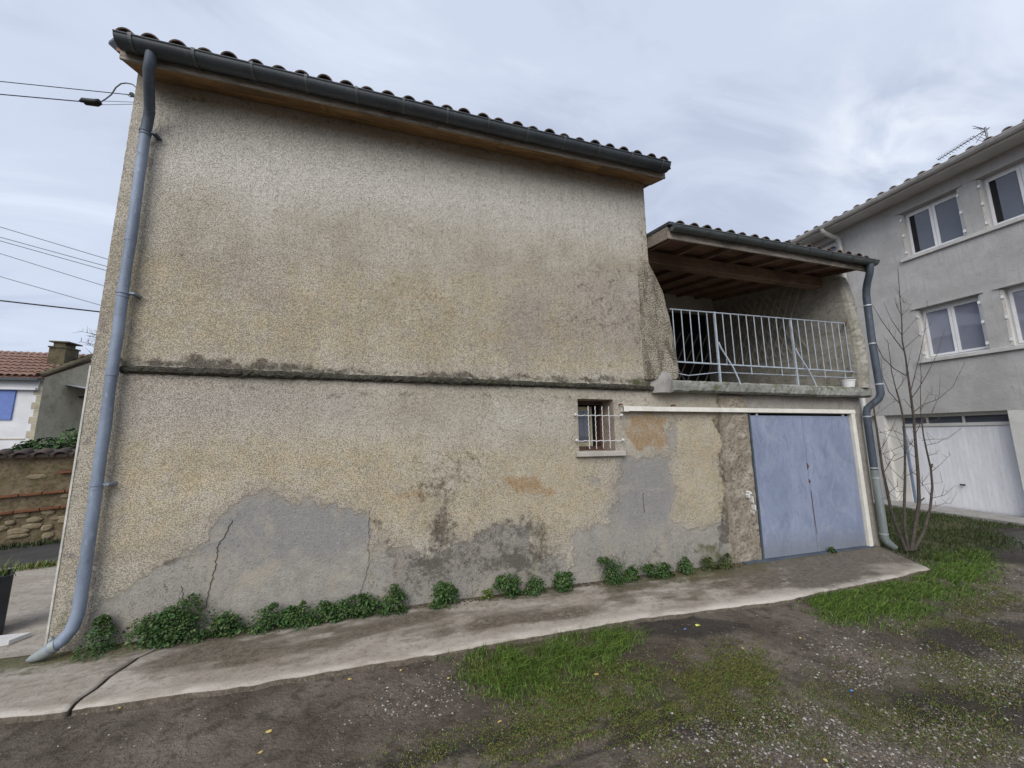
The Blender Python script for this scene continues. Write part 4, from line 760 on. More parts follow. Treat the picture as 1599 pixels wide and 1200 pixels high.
gutter(annex, 3.215, 7.06, 3.595, 4.385, .062, zinc_mat('annex_gutter_zinc', (.10, .115, .115), .4, .5), 9, brk)
tm2 = tile_mesh(.42, .076, .066, M['tile'])
tx = [3.36 + i * .2075 for i in range(18)]
tile_roof(annex, tm2, [(x, 3.595, 4.412) for x in tx], A2)
stuff_tiles(annex, tx[0], tx[-1], 18, 3.62, 4.42, A2, 2, 9, M['tile'])
dp2 = MB().tube([(6.93, 3.595, 4.33), (6.93, 3.60, 4.26), (6.95, 3.63, 4.18), (7.0, 3.70, 4.07), (7.03, 3.74, 3.98), (7.045, 3.76, 3.88), (7.07, 3.79, 3.2), (7.10, 3.80, 2.42), (7.10, 3.80, 2.30), (7.09, 3.83, 2.22), (7.05, 3.90, 2.14), (7.02, 3.955, 2.08), (7.01, 3.97, 2.0), (7.01, 3.975, 1.12)], .048, 14).build('downpipe', M['zinc2'], annex, smooth=True)
MB().tube([(7.01, 3.975, 1.12), (7.01, 3.975, .12), (7.02, 3.96, .06), (7.06, 3.93, .0), (7.09, 3.91, -.03)], [.052, .052, .052, .05, .046], 14).build('lower_pipe', M['greenpipe'], dp2, smooth=True)
for (x, y, z) in ((7.047, 3.765, 3.72), (7.072, 3.79, 3.1), (7.10, 3.80, 2.45), (7.012, 3.972, 1.95), (7.01, 3.975, 1.15), (7.01, 3.975, 1.0), (7.01, 3.975, .17)):
    MB().tube([(x, y, z + .01), (x, y, z - .01)], .056, 14).build('pipe_collar', M['clip'], dp2, smooth=True)
MB().tube([(6.96, 3.92, 3.72), (7.02, 3.77, 3.735)], .006, 6).build('pipe_stay', M['clip'], dp2)
# trellis leaning on the terrace's side wall, dark trellis in the back opening
tr = thing('garden_trellis', 'expanding diamond trellis fixed to terrace side wall behind the railing', 'trellis', (6.82, 5.0, 2.5))
for i in range(9):
    y0 = 4.55 + i * .15; a = Vector((6.80, y0, 3.15)); b = Vector((6.80, y0 + .62, 4.42 + .03 * (i % 3)))
    if i > 5: b = a + (b - a) * .72
    MB().beam(a, b, .026, .008, up=(1, 0, 0)).build('slat', M['trellis'], tr)
    a = Vector((6.788, y0 + .55, 3.15)); b = Vector((6.788, y0 - .02, 4.38)); MB().beam(a, b, .026, .008, up=(1, 0, 0)).build('slat', M['trellis'], tr)
tr2 = thing('garden_trellis', 'dark diamond trellis standing in the shaded opening below terrace lintel', 'trellis', (5.2, TB - .06, 2.405))
for i in range(11):
    x = 3.7 + i * .24
    for s_ in (-1, 1): MB().beam((x - s_ * .0, TB - .06 - .012 * s_, 2.42), (x + s_ * .9, TB - .06 - .012 * s_, 3.95), .024, .01, up=(0, 1, 0)).build('slat', M['trellisdark'], tr2)
pt = MB().lathe([(0, 0), (.075, 0), (.095, .105), (.102, .105), (.102, .118), (.09, .118), (.072, .01), (0, .01)], (6.72, 3.99, 2.412), 22).build('flower_pot', M['pot'], None, smooth=True, label='small white plastic pot on the right end of the terrace ledge', cat='flower pot')

# ================================================================== apartment building on the right (faces -X)
AX = 11.75; ks = AX / 10.3
apt = thing('apartment_building', 'grey rendered apartment block with white windows and white garage door', 'apartment building', (AX, 3, 0))
zc = lambda z: 1.7 + (z - 1.7) * ks
WZ = [(zc(5.45), zc(6.48)), (zc(3.20), zc(4.28)), (zc(5.45), 7.27)]
WINS = [(4.35, 5.38, 0), (3.02, 4.08, 0), (6.76, 7.8, 2), (4.35, 5.38, 1), (3.02, 4.08, 1), (6.76, 7.8, 1), (1.0, 2.05, 0), (1.0, 2.05, 1)]
def apt_wall(y0, y1, z0, z1, holes, x, th):
    ys = sorted(set([y0, y1] + [h[0] for h in holes] + [h[1] for h in holes])); zs = sorted(set([z0, z1] + [h[2] for h in holes] + [h[3] for h in holes])); mb = MB()
    for a, b in zip(ys[:-1], ys[1:]):
        for c, d in zip(zs[:-1], zs[1:]):
            if any(h[0] <= (a + b) / 2 <= h[1] and h[2] <= (c + d) / 2 <= h[3] for h in holes): continue
            mb.add([(x, a, c), (x, b, c), (x, b, d), (x, a, d)], [(0, 1, 2, 3)])
    for a, b, c, d in holes: mb.add([(x, a, c), (x, b, c), (x, b, d), (x, a, d), (x + th, a, c), (x + th, b, c), (x + th, b, d), (x + th, a, d)], [(0, 1, 5, 4), (1, 2, 6, 5), (2, 3, 7, 6), (3, 0, 4, 7)])
    return mb
holes = [(a, b, *WZ[r]) for a, b, r in WINS]
zb = zc(2.075)
mb = apt_wall(0, 14, zb, 7.45, holes, AX, .24); mb.add([(AX, 0, zb), (AX, 14, zb), (AX + .16, 14, zb), (AX + .16, 0, zb)], [(0, 1, 2, 3)]); mb.box((AX + .35, 0, zb), (AX + 9, .01, 7.45)); mb.box((AX + .35, 13.99, 0), (AX + 9, 14, 7.45))
mb.build('wall', M['apt'], apt)
GY0, GY1 = 4.30, 6.06
apt_wall(0, 14, -.1, zb, [(GY0, GY1, -.1, zb - .075)], AX + .14, .12).build('base_wall', M['aptwhite'], apt)
MB().box((AX - .005, 3.55, -.1), (AX + .14, GY0 - .01, zb - .003)).build('pillar', M['aptwhite'], apt)
MB().box((AX - .005, 6.30, -.1), (AX + .139, 6.46, zb - .003)).build('pillar', M['aptwhite'], apt)
# garage door with vertical ribs and a glazed transom
GXd = AX + .20; ztop = zc(1.815)
g2 = MB().box((GXd + .012, GY0, -.02), (GXd + .05, GY1 - .04, ztop)).build('garage_door', M['garage'], apt)
nr = 22
for i in range(nr):
    a = GY0 + .005 + (GY1 - .05 - GY0) * i / nr; b = GY0 + .005 + (GY1 - .05 - GY0) * (i + 1) / nr - .002
    MB().box((GXd + .008, a, 0.0), (GXd + .0115, b, ztop - .02)).build('panel', M['garage'], g2)
MB().tube([(GXd + .0, 5.18, zc(.67)), (GXd - .05, 5.18, zc(.67))], .016, 10).box((GXd - .055, 5.14, zc(.67) - .015), (GXd - .035, 5.22, zc(.67) + .015)).build('handle', M['black'], g2)
MB().box((GXd - .03, GY1 - .04, -.02), (GXd + .05, GY1 + .04 - .041, ztop + .02)).build('door_post', M['bluesteel'], apt)
tf = MB().box((GXd - .02, GY0, ztop + .002), (GXd + .03, GY1, ztop + .07)).box((GXd - .02, GY0, zb - .08), (GXd + .03, GY1, zb - .05))
for y in (GY0 + .0, 4.98, 5.57, GY1 - .035): tf.box((GXd - .018, y, ztop + .07), (GXd + .028, y + .035, zb - .08))
tf = tf.build('transom', M['aptwhite'], apt)
for a, b in ((GY0 + .036, 4.98), (5.016, 5.57), (5.606, GY1 - .036)): MB().box((GXd + .005, a, ztop + .071), (GXd + .012, b, zb - .081)).build('pane', M['glass'], tf)
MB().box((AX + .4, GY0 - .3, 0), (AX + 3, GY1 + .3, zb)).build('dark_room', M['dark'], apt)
for a, b, r in WINS:
    z0, z1 = WZ[r]; X0 = AX + .17; fw = .055; mid = (a + b) / 2
    wd = MB().box((X0, a, z0), (X0 + .06, b, z0 + fw)).box((X0, a, z1 - fw), (X0 + .06, b, z1)).box((X0, a, z0 + fw), (X0 + .06, a + fw, z1 - fw)).box((X0, b - fw, z0 + fw), (X0 + .06, b, z1 - fw)).build('window', M['pvc'], apt)
    for c, d in ((a + fw, mid), (mid, b - fw)):
        MB().box((X0 - .015, c + .003, z0 + fw + .003), (X0 + .035, d - .003, z0 + fw + .05)).box((X0 - .015, c + .003, z1 - fw - .05), (X0 + .035, d - .003, z1 - fw - .003)).box((X0 - .015, c + .003, z0 + fw + .05), (X0 + .035, c + .05, z1 - fw - .05)).box((X0 - .015, d - .05, z0 + fw + .05), (X0 + .035, d - .003, z1 - fw - .05)).build('sash', M['pvc'], wd)
        MB().box((X0 + .005, c + .05, z0 + fw + .05), (X0 + .012, d - .05, z1 - fw - .05)).build('pane', M['glass' if r != 1 else 'curtain_glass'], wd)
    if r == 0: MB().box((X0 - .0015 + .004, b - fw - .14, z0 + fw + .052), (X0 + .0045, b - fw - .052, z1 - fw - .052)).build('curtain', M['curtain'], wd)
    for yy, s_ in ((a, 1), (b, -1)):               # folded metal shutters against the reveals
        sh = MB()
        for k in range(3): sh.box((AX + .012 + .01 * k, yy + s_ * (.004 + k * .013), z0 + .02), (AX + .155 - .02 * k, yy + s_ * (.013 + k * .013), z1 - .02))
        sh.build('shutter', M['aptwhite'], wd)
        for q in (.12, .5, .85): MB().box((AX - .008, yy + s_ * .004, z0 + (z1 - z0) * q - .03), (AX + .010, yy + s_ * .045, z0 + (z1 - z0) * q + .03)).build('hinge', M['pvc'], wd)
for r, (a, b) in ((0, (0.0, 5.46)), (1, (0.0, 5.46)), (0, (6.70, 8.0)), (1, (6.70, 8.0))):
    z = WZ[r][0]; MB().box((AX - .06, a, z - .085), (AX + .168, b, z - .003)).build('window_sill', M['aptsill'], apt, bevel=.006)
for a, b, r in WINS: z = WZ[r][1]; MB().box((AX - .03, a - .06, z + .003), (AX + .01, b + .06, z + .035)).build('window_head', M['apt'], apt)
MB().box((11.24, 0, 7.452), (AX + .1, 14.3, 7.48)).build('soffit', M['soffit_grey'], apt)
MB().box((11.225, 0, 7.42), (11.245, 14.3, 7.56)).build('fascia_board', M['soffit_grey'], apt)
def gutter_y(parent, y0, y1, xc_, zr, r, mat):
    k = 10; ring = [(-math.cos(math.pi * i / k) * r, -math.sin(math.pi * i / k) * r) for i in range(k + 1)]; inn = [(-math.cos(math.pi * i / k) * (r - .004), -math.sin(math.pi * i / k) * (r - .004)) for i in range(k, -1, -1)]
    return MB().prism([(xc_ + a, zr + b) for a, b in ring + inn], 1, y0, y1).tube([(xc_ - r, y0, zr), (xc_ - r, y1, zr)], .012, 8).build('gutter', mat, parent, smooth=True)
gutter_y(apt, 0, 14.35, 11.15, 7.53, .075, M['gutter_grey'])
tm3 = tile_mesh(.45, .082, .075, M['tile2'])
A3 = math.atan(.28)
MB().add([(11.2, 0, 7.56), (11.2, 14.3, 7.56), (16.2, 14.3, 8.96), (16.2, 0, 8.96), (11.2, 0, 7.52), (11.2, 14.3, 7.52), (16.2, 14.3, 8.92), (16.2, 0, 8.92)], [(0, 1, 2, 3), (7, 6, 5, 4), (0, 4, 5, 1), (1, 5, 6, 2), (2, 6, 7, 3), (3, 7, 4, 0)]).build('roof', M['tile2'], apt)
tile_roof(apt, tm3, [(11.13, 1.6 + .25 * i, 7.545) for i in range(50)], A3, rz=-math.pi / 2, rows=2, L=.38)
MB().tube([(11.15, 6.72, 7.46), (11.18, 6.72, 7.38), (11.4, 6.70, 7.30), (11.62, 6.66, 7.22), (11.68, 6.65, 7.12), (11.68, 6.65, .1)], .055, 12).build('downpipe', M['gutter_grey'], apt, smooth=True)
an = MB().tube([(11.9, 3.86, 7.7), (11.9, 3.86, 8.28)], .017, 6).tube([(11.9, 4.62, 8.10), (11.9, 3.80, 8.22)], .010, 6)
for k in range(12): y = 4.60 - .052 * k; an.tube([(11.9, y, 8.10 + (4.62 - y) * .146), (11.9 + .0, y, 8.16 + (4.62 - y) * .146)], .005, 4).tube([(11.8, y, 8.10 + (4.62 - y) * .146), (12.0, y, 8.10 + (4.62 - y) * .146)], .005, 4)
for s_ in (-1, 1):
    for k in range(4): an.tube([(11.76, 3.88 + .03 * k, 8.22 + s_ * (.04 + .04 * k)), (12.04, 3.88 + .03 * k, 8.22 + s_ * (.04 + .04 * k))], .005, 4)
    an.tube([(11.9, 3.86, 8.22), (11.9, 4.02, 8.22 + s_ * .18)], .006, 4)
an.build('antenna', M['alu'], apt)

# ================================================================== left: neighbour house, garden wall, planter, wires
NY = 18.0
def N_(u, v): return at(u, v, NY)
cx_, ez = float(N_(70, 590)[0]), float(N_(70, 590)[2])
nh = thing('neighbour_house', 'white house with blue shutter and red tiled roof behind the garden wall', 'house', (cx_ - 3, NY, 0))
NR = float(at_x(146, 563, cx_)[1]); rzv = float(at_x(146, 561, cx_)[2])
MB().box((cx_ - 9, NY, 0), (cx_ - .02, NY + .3, ez + .02)).build('wall', M['house_white'], nh)
MB().prism([(NY + .001, 0), (NY + .001, ez), (NR, rzv - .12), (2 * NR - NY, ez), (2 * NR - NY, 0)], 0, cx_ - .3, cx_).build('gable_wall', M['gable'], nh)
for i in range(16):                                # quoin stones where white render stops ragged at the corner
    z = ez - .15 - i * .27; MB().box((cx_ - .14 - .1 * (i % 2), NY - .012, z - .25), (cx_ + .004, NY + .02, z)).build('quoin', M['gable'], nh)
pitch = math.atan2(rzv - ez, NR - NY)
mb = MB(); mb.add([(cx_ - 9, NY - .25, ez - .05), (cx_ + .1, NY - .25, ez - .05), (cx_ + .1, NR, rzv), (cx_ - 9, NR, rzv), (cx_ + .1, 2 * NR - NY + .25, ez - .05), (cx_ - 9, 2 * NR - NY + .25, ez - .05)], [(0, 1, 2, 3), (3, 2, 4, 5)])
rf = mb.build('roof', M['tile3'], nh)
mb = MB(); cN = 44; c, s_ = math.cos(pitch), math.sin(pitch); Ls = (NR - NY + .3) / c; nrw = max(5, int(Ls / .33))
for i in range(cN):
    x = cx_ + .02 - i * .205
    for r in range(nrw):
        vs = []
        for t, rr in ((r * Ls / nrw, .095), ((r + 1.08) * Ls / nrw, .08)):
            for j in range(6): a = math.pi * j / 5; vs.append((x - math.cos(a) * rr, NY - .30 + t * c, ez - .04 + t * s_ + math.sin(a) * rr + (.025 if rr > .09 else 0)))
        mb.add(vs, [(j, j + 1, 7 + j, 6 + j) for j in range(5)])
mb.build('roof_tiles', M['tile3'], rf, kind='stuff')
vt = tile_mesh(.42, .12, .10, M['chimney'])
for r in range(nrw + 1):
    o = link('verge_tile', vt, rf); o.location = Vector((cx_ + .05, NY - .3 + r * Ls / nrw * c, ez + .03 + r * Ls / nrw * s_)) - wloc(rf); o.rotation_euler = (pitch, .25, 0)
MB().box((cx_ - 9, NY - .16, ez - .50), (cx_ - .1, NY + .0, ez - .42)).box((cx_ - 9, NY - .06, ez - .42), (cx_ - .1, NY, ez - .12)).build('cornice', M['house_white'], nh)
MB().box((cx_ - 9, NY - .34, ez - .16), (cx_ + .05, NY - .20, ez - .07)).build('gutter', M['zinc'], nh)
a, b = N_(-30, 604), N_(18, 656); MB().box((a[0], NY - .05, b[2]), (b[0], NY - .002, a[2])).build('shutter', M['shutter'], nh)
MB().box((cx_ - 9, NY - .02, float(N_(20, 686)[2]) - .02), (cx_ - .25, NY - .001, float(N_(20, 686)[2]) + .02)).build('base_ledge', M['gable'], nh)
cy_ = NY + .75; a, b, tp = at(70, 576, cy_), at(101, 576, cy_), at(85, 534, cy_)
ch = MB().box((a[0] + .02, cy_, a[2] - .3), (b[0] - .06, cy_ + .6, tp[2] - .22)).build('chimney', M['chimney'], rf)
MB().box((a[0] + .06, cy_ - .03, tp[2] - .22), (b[0] - .02, cy_ + .63, tp[2] - .16)).box((a[0] + .16, cy_ + .02, tp[2] - .16), (b[0] - .12, cy_ + .5, tp[2] - .02)).build('chimney_crown', M['chimney'], ch) if False else MB().box((a[0] + .0, cy_ - .04, tp[2] - .24), (b[0] - .03, cy_ + .64, tp[2] - .18)).box((a[0] + .12, cy_ + .02, tp[2] - .18), (b[0] - .12, cy_ + .5, tp[2] - .02)).box((a[0] + .02, cy_ - .06, tp[2] - .02), (b[0] + .02, cy_ + .62, tp[2] + .03)).build('chimney_cap', M['chimney'], rf)
MB().box((a[0] - .06, cy_ - .06, a[2] - .06), (b[0] - .03, cy_ + .02, a[2] + .06)).build('chimney_flashing', M['greycable'], rf)
# lean-to sheet roof on the gable
p, q = at_x(88, 605, cx_ + .02), at_x(150, 602, cx_ + .02)
zl = float(p[2])
aw = MB().add([(cx_ + .01, NY + .9, zl + .14), (cx_ + .01, NY + 4, zl + .25), (cx_ + 1.6, NY + 4, zl - .12), (cx_ + 1.6, NY + 1.3, zl - .18), (cx_ + .01, NY + .9, zl + .17), (cx_ + .01, NY + 4, zl + .28), (cx_ + 1.6, NY + 4, zl - .09), (cx_ + 1.6, NY + 1.3, zl - .15)], [(0, 1, 2, 3), (7, 6, 5, 4), (0, 4, 5, 1), (1, 5, 6, 2), (2, 6, 7, 3), (3, 7, 4, 0)]).build('sheet_awning', M['stepwhite'], nh)
for y in (NY + 1.6, NY + 2.6): MB().beam((cx_ + .03, y, zl - .28), (cx_ + 1.55, y, zl - .22), .08, .08).build('awning_arm', M['zinc'], aw)
# leafy creeper on the low ground beside the gable
def leaf_clump(name, centre, size, count, leaf, cols, label, cat, group=None, flat=.6, parent=None, droop=.3, seed=0, lobes=None, kind=None):
    g = np.random.default_rng(seed); n = count
    if lobes is None: lobes = [((0, 0, 0), 1.0)]
    P = []
    for i in range(n):
        (lc, ls) = lobes[g.integers(len(lobes))]
        d = g.normal(size=3); d /= np.linalg.norm(d); d[2] = abs(d[2]) * 1.1 - .15
        r = g.random() ** .45; P.append(np.array(lc) * size + d * r * size * ls)
    P = np.array(P); P[:, 2] = np.maximum(P[:, 2], .005); C0 = np.array(centre); P = P + C0
    V, Fq, T = [], [], []
    cols = np.array(cols)
    for i, p in enumerate(P):
        out_ = p - C0; out_ = out_ / (np.linalg.norm(out_) + 1e-6); nrm = out_ * .7 + g.normal(size=3) * .45 + np.array([0, -.15, .45]); nrm /= np.linalg.norm(nrm)
        u = np.cross(nrm, g.normal(size=3)); u /= np.linalg.norm(u); v = np.cross(nrm, u); L = leaf * g.uniform(.6, 1.25); wd = L * .42
        k = len(V)
        V += [p - u * L * .5, p - u * L * .1 + v * wd + nrm * L * .08, p + u * L * .5 - nrm * L * droop * .5, p - u * L * .1 - v * wd + nrm * L * .08]
        Fq.append((k, k + 1, k + 2, k + 3)); c = cols[g.integers(len(cols))] * g.uniform(.65, 1.25); T += [np.append(c, 1)] * 4
    return np_mesh(name, np.array(V), np.array(Fq), M['leaf'], False, {'tone': np.array(T)}, parent=parent, label=label, cat=cat, group=group, kind=kind)
GREENS = [(.035, .085, .02), (.05, .11, .026), (.028, .065, .018), (.06, .115, .03), (.045, .09, .02), (.04, .10, .025), (.05, .10, .03), (.04, .09, .022), (.10, .13, .04)]
cw = at(95, 700, 10.6)
leaf_clump('creeper', (cw[0], 10.6, cw[2] - .12), .62, 2200, .075, GREENS, 'leafy green creeper spilling over behind the garden wall', 'plant', seed=4, lobes=[((-.9, 0, 0), .5), ((-.2, 0, .1), .6), ((.5, 0, .4), .6), ((1.1, 0, .7), .6), ((.1, 0, -.3), .7)])
# garden wall of earth and field stone with tile coping
gw = thing('garden_wall', 'old earth and field stone garden wall capped with dark tiles', 'garden wall', (-6.3, 8.1, 0))
ga, gb = np.array([-6.31, 8.14]), np.array([-5.72, 8.72]); gdir = np.array([.92, .40]); gdir = gdir / np.linalg.norm(gdir); gn = np.array([gdir[1], -gdir[0]]); gth = math.atan2(gdir[1], gdir[0])
def GW(s_, z, off=0.0): p = ga + gdir * s_ + gn * off; return (p[0], p[1], z)
nxw, nzw = 130, 40; V = []
S0, S1 = -4.0, 3.0
for j in range(nzw):
    z = -.1 + 1.53 * j / (nzw - 1)
    for i in range(nxw):
        s_ = S0 + (S1 - S0) * i / (nxw - 1); V.append(GW(s_, z, .05 * (fbm(np.array([s_ * 3]), np.array([z * 3]), 12)[0] - .5)))
body = MB().add(V, [(j * nxw + i, j * nxw + i + 1, (j + 1) * nxw + i + 1, (j + 1) * nxw + i) for j in range(nzw - 1) for i in range(nxw - 1)])
b0 = len(body.v); body.add([GW(S0, -.1, -.35), GW(S1, -.1, -.35), GW(S1, 1.43, -.35), GW(S0, 1.43, -.35), GW(S0, -.1, 0), GW(S1, -.1, 0), GW(S1, 1.43, 0), GW(S0, 1.43, 0)], [(0, 1, 2, 3), (4, 0, 3, 7), (1, 5, 6, 2), (3, 2, 6, 7)])
body.build('wall_face', M['earthwall'], gw)
g = random.Random(11)
def stone_at(s_, z, w_, h_, parent, mat, name='stone', dep=.028):
    vs = []; k = 8
    for off, sc in ((-.04, 1.0), (dep * .6, .95), (dep, .62)):
        for i in range(k): a = 2 * math.pi * i / k; ca, sa = math.cos(a), math.sin(a); q = (abs(ca) ** 3 + abs(sa) ** 3) ** (-1 / 3); vs.append(GW(s_ + ca * q * w_ / 2 * sc * g.uniform(.72, 1.1), z + sa * q * h_ / 2 * sc * g.uniform(.68, 1.12), off))
    MB().add(vs, [(i, (i + 1) % k, k + (i + 1) % k, k + i) for i in range(k)] + [(k + i, k + (i + 1) % k, 2 * k + (i + 1) % k, 2 * k + i) for i in range(k)] + [tuple(2 * k + i for i in range(k))]).build(name, mat, parent)
for row, (z, n_) in enumerate(((.10, 13), (.19, 12), (.29, 11), (.38, 9), (.46, 9))):
    s_ = -1.0
    while s_ < 2.4:
        w_ = g.uniform(.12, .34); stone_at(s_ + w_ / 2, z + g.uniform(-.03, .03), w_ * .9, g.uniform(.07, .13), gw, M['stone']); s_ += w_ + g.uniform(.01, .14)
for s_, z, w_ in ((.25, 1.07, .24), (1.35, .80, .2), (1.1, .98, .26), (.6, .72, .12), (-.3, .86, .2), (1.7, 1.1, .2), (.8, 1.2, .1), (1.9, .7, .16)): stone_at(s_, z, w_, .09, gw, M['stone'])
for z, sa, sb in ((.80, -2, 2.4), (.535, -2, 2.4), (1.13, .5, 1.15)):
    s_ = sa
    while s_ < sb:
        w_ = g.uniform(.18, .3); zz_ = z + .035 * (s_ - .5); a, b = GW(s_, zz_, .02), GW(s_ + w_ - .015, zz_ + .01, .02); MB().beam(a, b, .09, .032).build('brick', M['brickred'], gw); s_ += w_
cpm = tile_mesh(.30, .085, .085, M['coping'], name='coping_tile')
for i in range(24):
    s_ = -2.3 + i * .215; o = link('coping_tile', cpm, gw); o.location = Vector(GW(s_, 1.43, .10)) - wloc(gw); o.rotation_euler = (R(12), 0, gth + .02); o.location = Vector(GW(s_, 1.415, .12)) - wloc(gw)
MB().add([GW(-4, 1.40, .10), GW(3, 1.40, .10), GW(3, 1.40, -.45), GW(-4, 1.40, -.45), GW(-4, 1.45, .10), GW(3, 1.45, .10), GW(3, 1.52, -.45), GW(-4, 1.52, -.45)], [(0, 3, 2, 1), (4, 5, 6, 7), (0, 1, 5, 4), (1, 2, 6, 5), (2, 3, 7, 6), (3, 0, 4, 7)]).build('coping_bed', M['coping'], gw)
# planter and white step at the left edge
pa = at_z(14, 998, 0)
pl = thing('black_planter', 'tall black planter with grassy plant at the left edge of the path', 'planter', (pa[0] - .2, pa[1] + .1, 0))
def pq(r_, z, cxy=(pa[0] - .31, pa[1] + .12), th=R(36)):
    return [(cxy[0] + r_ * (math.cos(th) * i - math.sin(th) * j), cxy[1] + r_ * (math.sin(th) * i + math.cos(th) * j), z) for i, j in ((-1, -1), (1, -1), (1, 1), (-1, 1))]
MB().add(pq(.14, 0) + pq(.142, .50) + pq(.125, .50) + pq(.12, .45), [(0, 3, 2, 1)] + [(4 * l + i, 4 * l + (i + 1) % 4, 4 * l + 4 + (i + 1) % 4, 4 * l + 4 + i) for l in range(3) for i in range(4)] + [(12, 13, 14, 15)]).build('pot', M['planter'], pl)
def blades(name, pts, lens, cols, mat, wid=.005, lean=.5, seed=1, **kw):
    gr_ = np.random.default_rng(seed); n = len(pts); az = gr_.uniform(0, 2 * np.pi, n); ln = gr_.uniform(.1, 1, n) * lean
    dx, dy = np.cos(az), np.sin(az); sx_, sy_ = -dy, dx; wv = wid * gr_.uniform(.6, 1.3, n)
    def lv(t, w_): 
        h = lens * t; o = lens * ln * t * t; c = pts + np.stack([dx * o, dy * o, h * np.sqrt(np.maximum(.2, 1 - ln * t * .5))], 1)
        return c - np.stack([sx_ * w_, sy_ * w_, 0 * w_], 1), c + np.stack([sx_ * w_, sy_ * w_, 0 * w_], 1)
    a0, a1 = lv(0, wv * .5); b0, b1 = lv(.55, wv * .42); c0, _ = lv(1.0, wv * 0)
    V = np.stack([a0, a1, b1, b0, c0], 1).reshape(-1, 3); k = np.arange(n) * 5
    Fq = np.concatenate([np.stack([k, k + 1, k + 2], 1), np.stack([k, k + 2, k + 3], 1), np.stack([k + 3, k + 2, k + 4], 1)])
    T = np.repeat(np.append(cols, np.ones((n, 1)), 1), 5, 0)
    return np_mesh(name, V, Fq, mat, False, {'tone': T}, **kw)
n = 160; pts = np.stack([pa[0] - .31 + rng.uniform(-.12, .12, n), pa[1] + .12 + rng.uniform(-.12, .12, n), np.full(n, .45)], 1)
blades('foliage', pts, rng.uniform(.08, .22, n), np.array([(.10, .15, .03)]) * rng.uniform(.6, 1.5, (n, 1)), M['blade'], .007, .9, 3, parent=pl)
sa_ = at_z(30, 1000, .02); MB().add([(sa_[0] - .45, sa_[1] - .12, .0), (sa_[0] - .05, sa_[1] - .02, .0), (sa_[0] + .0, sa_[1] + .10, .0), (sa_[0] - .45, sa_[1] + .12, .0), (sa_[0] - .45, sa_[1] - .12, .035), (sa_[0] - .05, sa_[1] - .02, .035), (sa_[0] + .0, sa_[1] + .10, .035), (sa_[0] - .45, sa_[1] + .12, .035)], [(0, 3, 2, 1), (4, 5, 6, 7), (0, 1, 5, 4), (1, 2, 6, 5), (2, 3, 7, 6), (3, 0, 4, 7)]).build('base_slab', M['stepwhite'], None, label='thin white slab lying flat on the path beside black planter', cat='slab')
# overhead wires
def wire(p, q, r, sag, mat, label, parent=None, name='overhead_wire', n=14, ext=(8, 0)):
    p, q = np.array(p), np.array(q); pts = []; e0 = p - (q - p) * ext[0]; q = q + (q - p) * ext[1]; p = e0
    for i in range(n + 1): t = i / n; c = p + (q - p) * t; pts.append((c[0], c[1], c[2] - sag * 4 * t * (1 - t)))
    return MB().tube(pts, r, 5).build(name, mat, None, label=label, cat='wire')
A_ = lambda u, v, Y: at(u, v, Y)
wire(A_(-60, 121, 4.6), A_(209, 149, 4.12), .004, .004, M['cable'], 'upper thin wire ending at a small clamp high on the house corner')
wire(A_(-60, 142, 4.6), A_(128, 159, 4.3), .005, .004, M['cable'], 'wire from the left that runs into the thick black splice sleeve')
sp = MB().tube([A_(124, 158.5, 4.3), A_(130, 157, 4.3), A_(133, 159, 4.3), A_(150, 161, 4.3), A_(155, 160, 4.3), A_(159, 163, 4.3)], [.008, .024, .032, .034, .030, .006], 10).build('cable_splice', M['black'], None, smooth=True, label='thick black splice sleeve on the wire beside the house corner', cat='splice')
MB().tube([A_(157, 160, 4.3), A_(165, 155, 4.28), A_(174, 148, 4.26), A_(181, 137, 4.22), A_(189, 131, 4.18), A_(197, 130, 4.14), A_(207, 132, 4.1), A_(214, 138, 4.09)], .006, 6).build('service_cable', M['greycable'], None, smooth=True, label='grey cable looping up from black splice to the house corner', cat='cable')
wire(A_(158, 158, 4.3), A_(212, 160, 4.1), .0025, 0, M['greycable'], 'fainter upper stay wire between the splice and house corner', ext=(0, 0))
wire(A_(158, 164, 4.3), A_(211, 163, 4.1), .0025, 0, M['greycable'], 'fainter lower stay wire between the splice and house corner', ext=(0, 0))
MB().tube([A_(203, 146, 4.13), A_(206, 148, 4.11), A_(211, 152, 4.09)], [.006, .022, .012], 8).tube([A_(200, 149, 4.13), A_(204, 152, 4.12), A_(209, 150, 4.1)], .004, 5).build('wire_clamp', M['black'], None, label='small black anchor clamp holding the upper wire at house corner', cat='clamp')
for (u0, v0, u1, v1, r, lb) in ((-40, 340, 230, 421, .010, 'topmost of the five thin wires sloping behind the left house corner'), (-40, 357, 230, 431, .010, 'upper of the close pair of wires sloping behind left house corner'), (-40, 362.5, 230, 438, .010, 'lower of the close pair of wires sloping behind left house corner'), (-40, 381, 230, 465, .009, 'thin wire just below the close pair left of house'), (-40, 418, 230, 495, .009, 'lowest thin grey wire sloping above the thick black cable'), (-40, 462.5, 230, 493, .020, 'thick black cable nearly level above the neighbour house roof')):
    wire(A_(u0, v0, 13), A_(u1, v1, 12), r, .05, M['cable'] if r > .015 else M['greycable'], lb, ext=(3, 3))
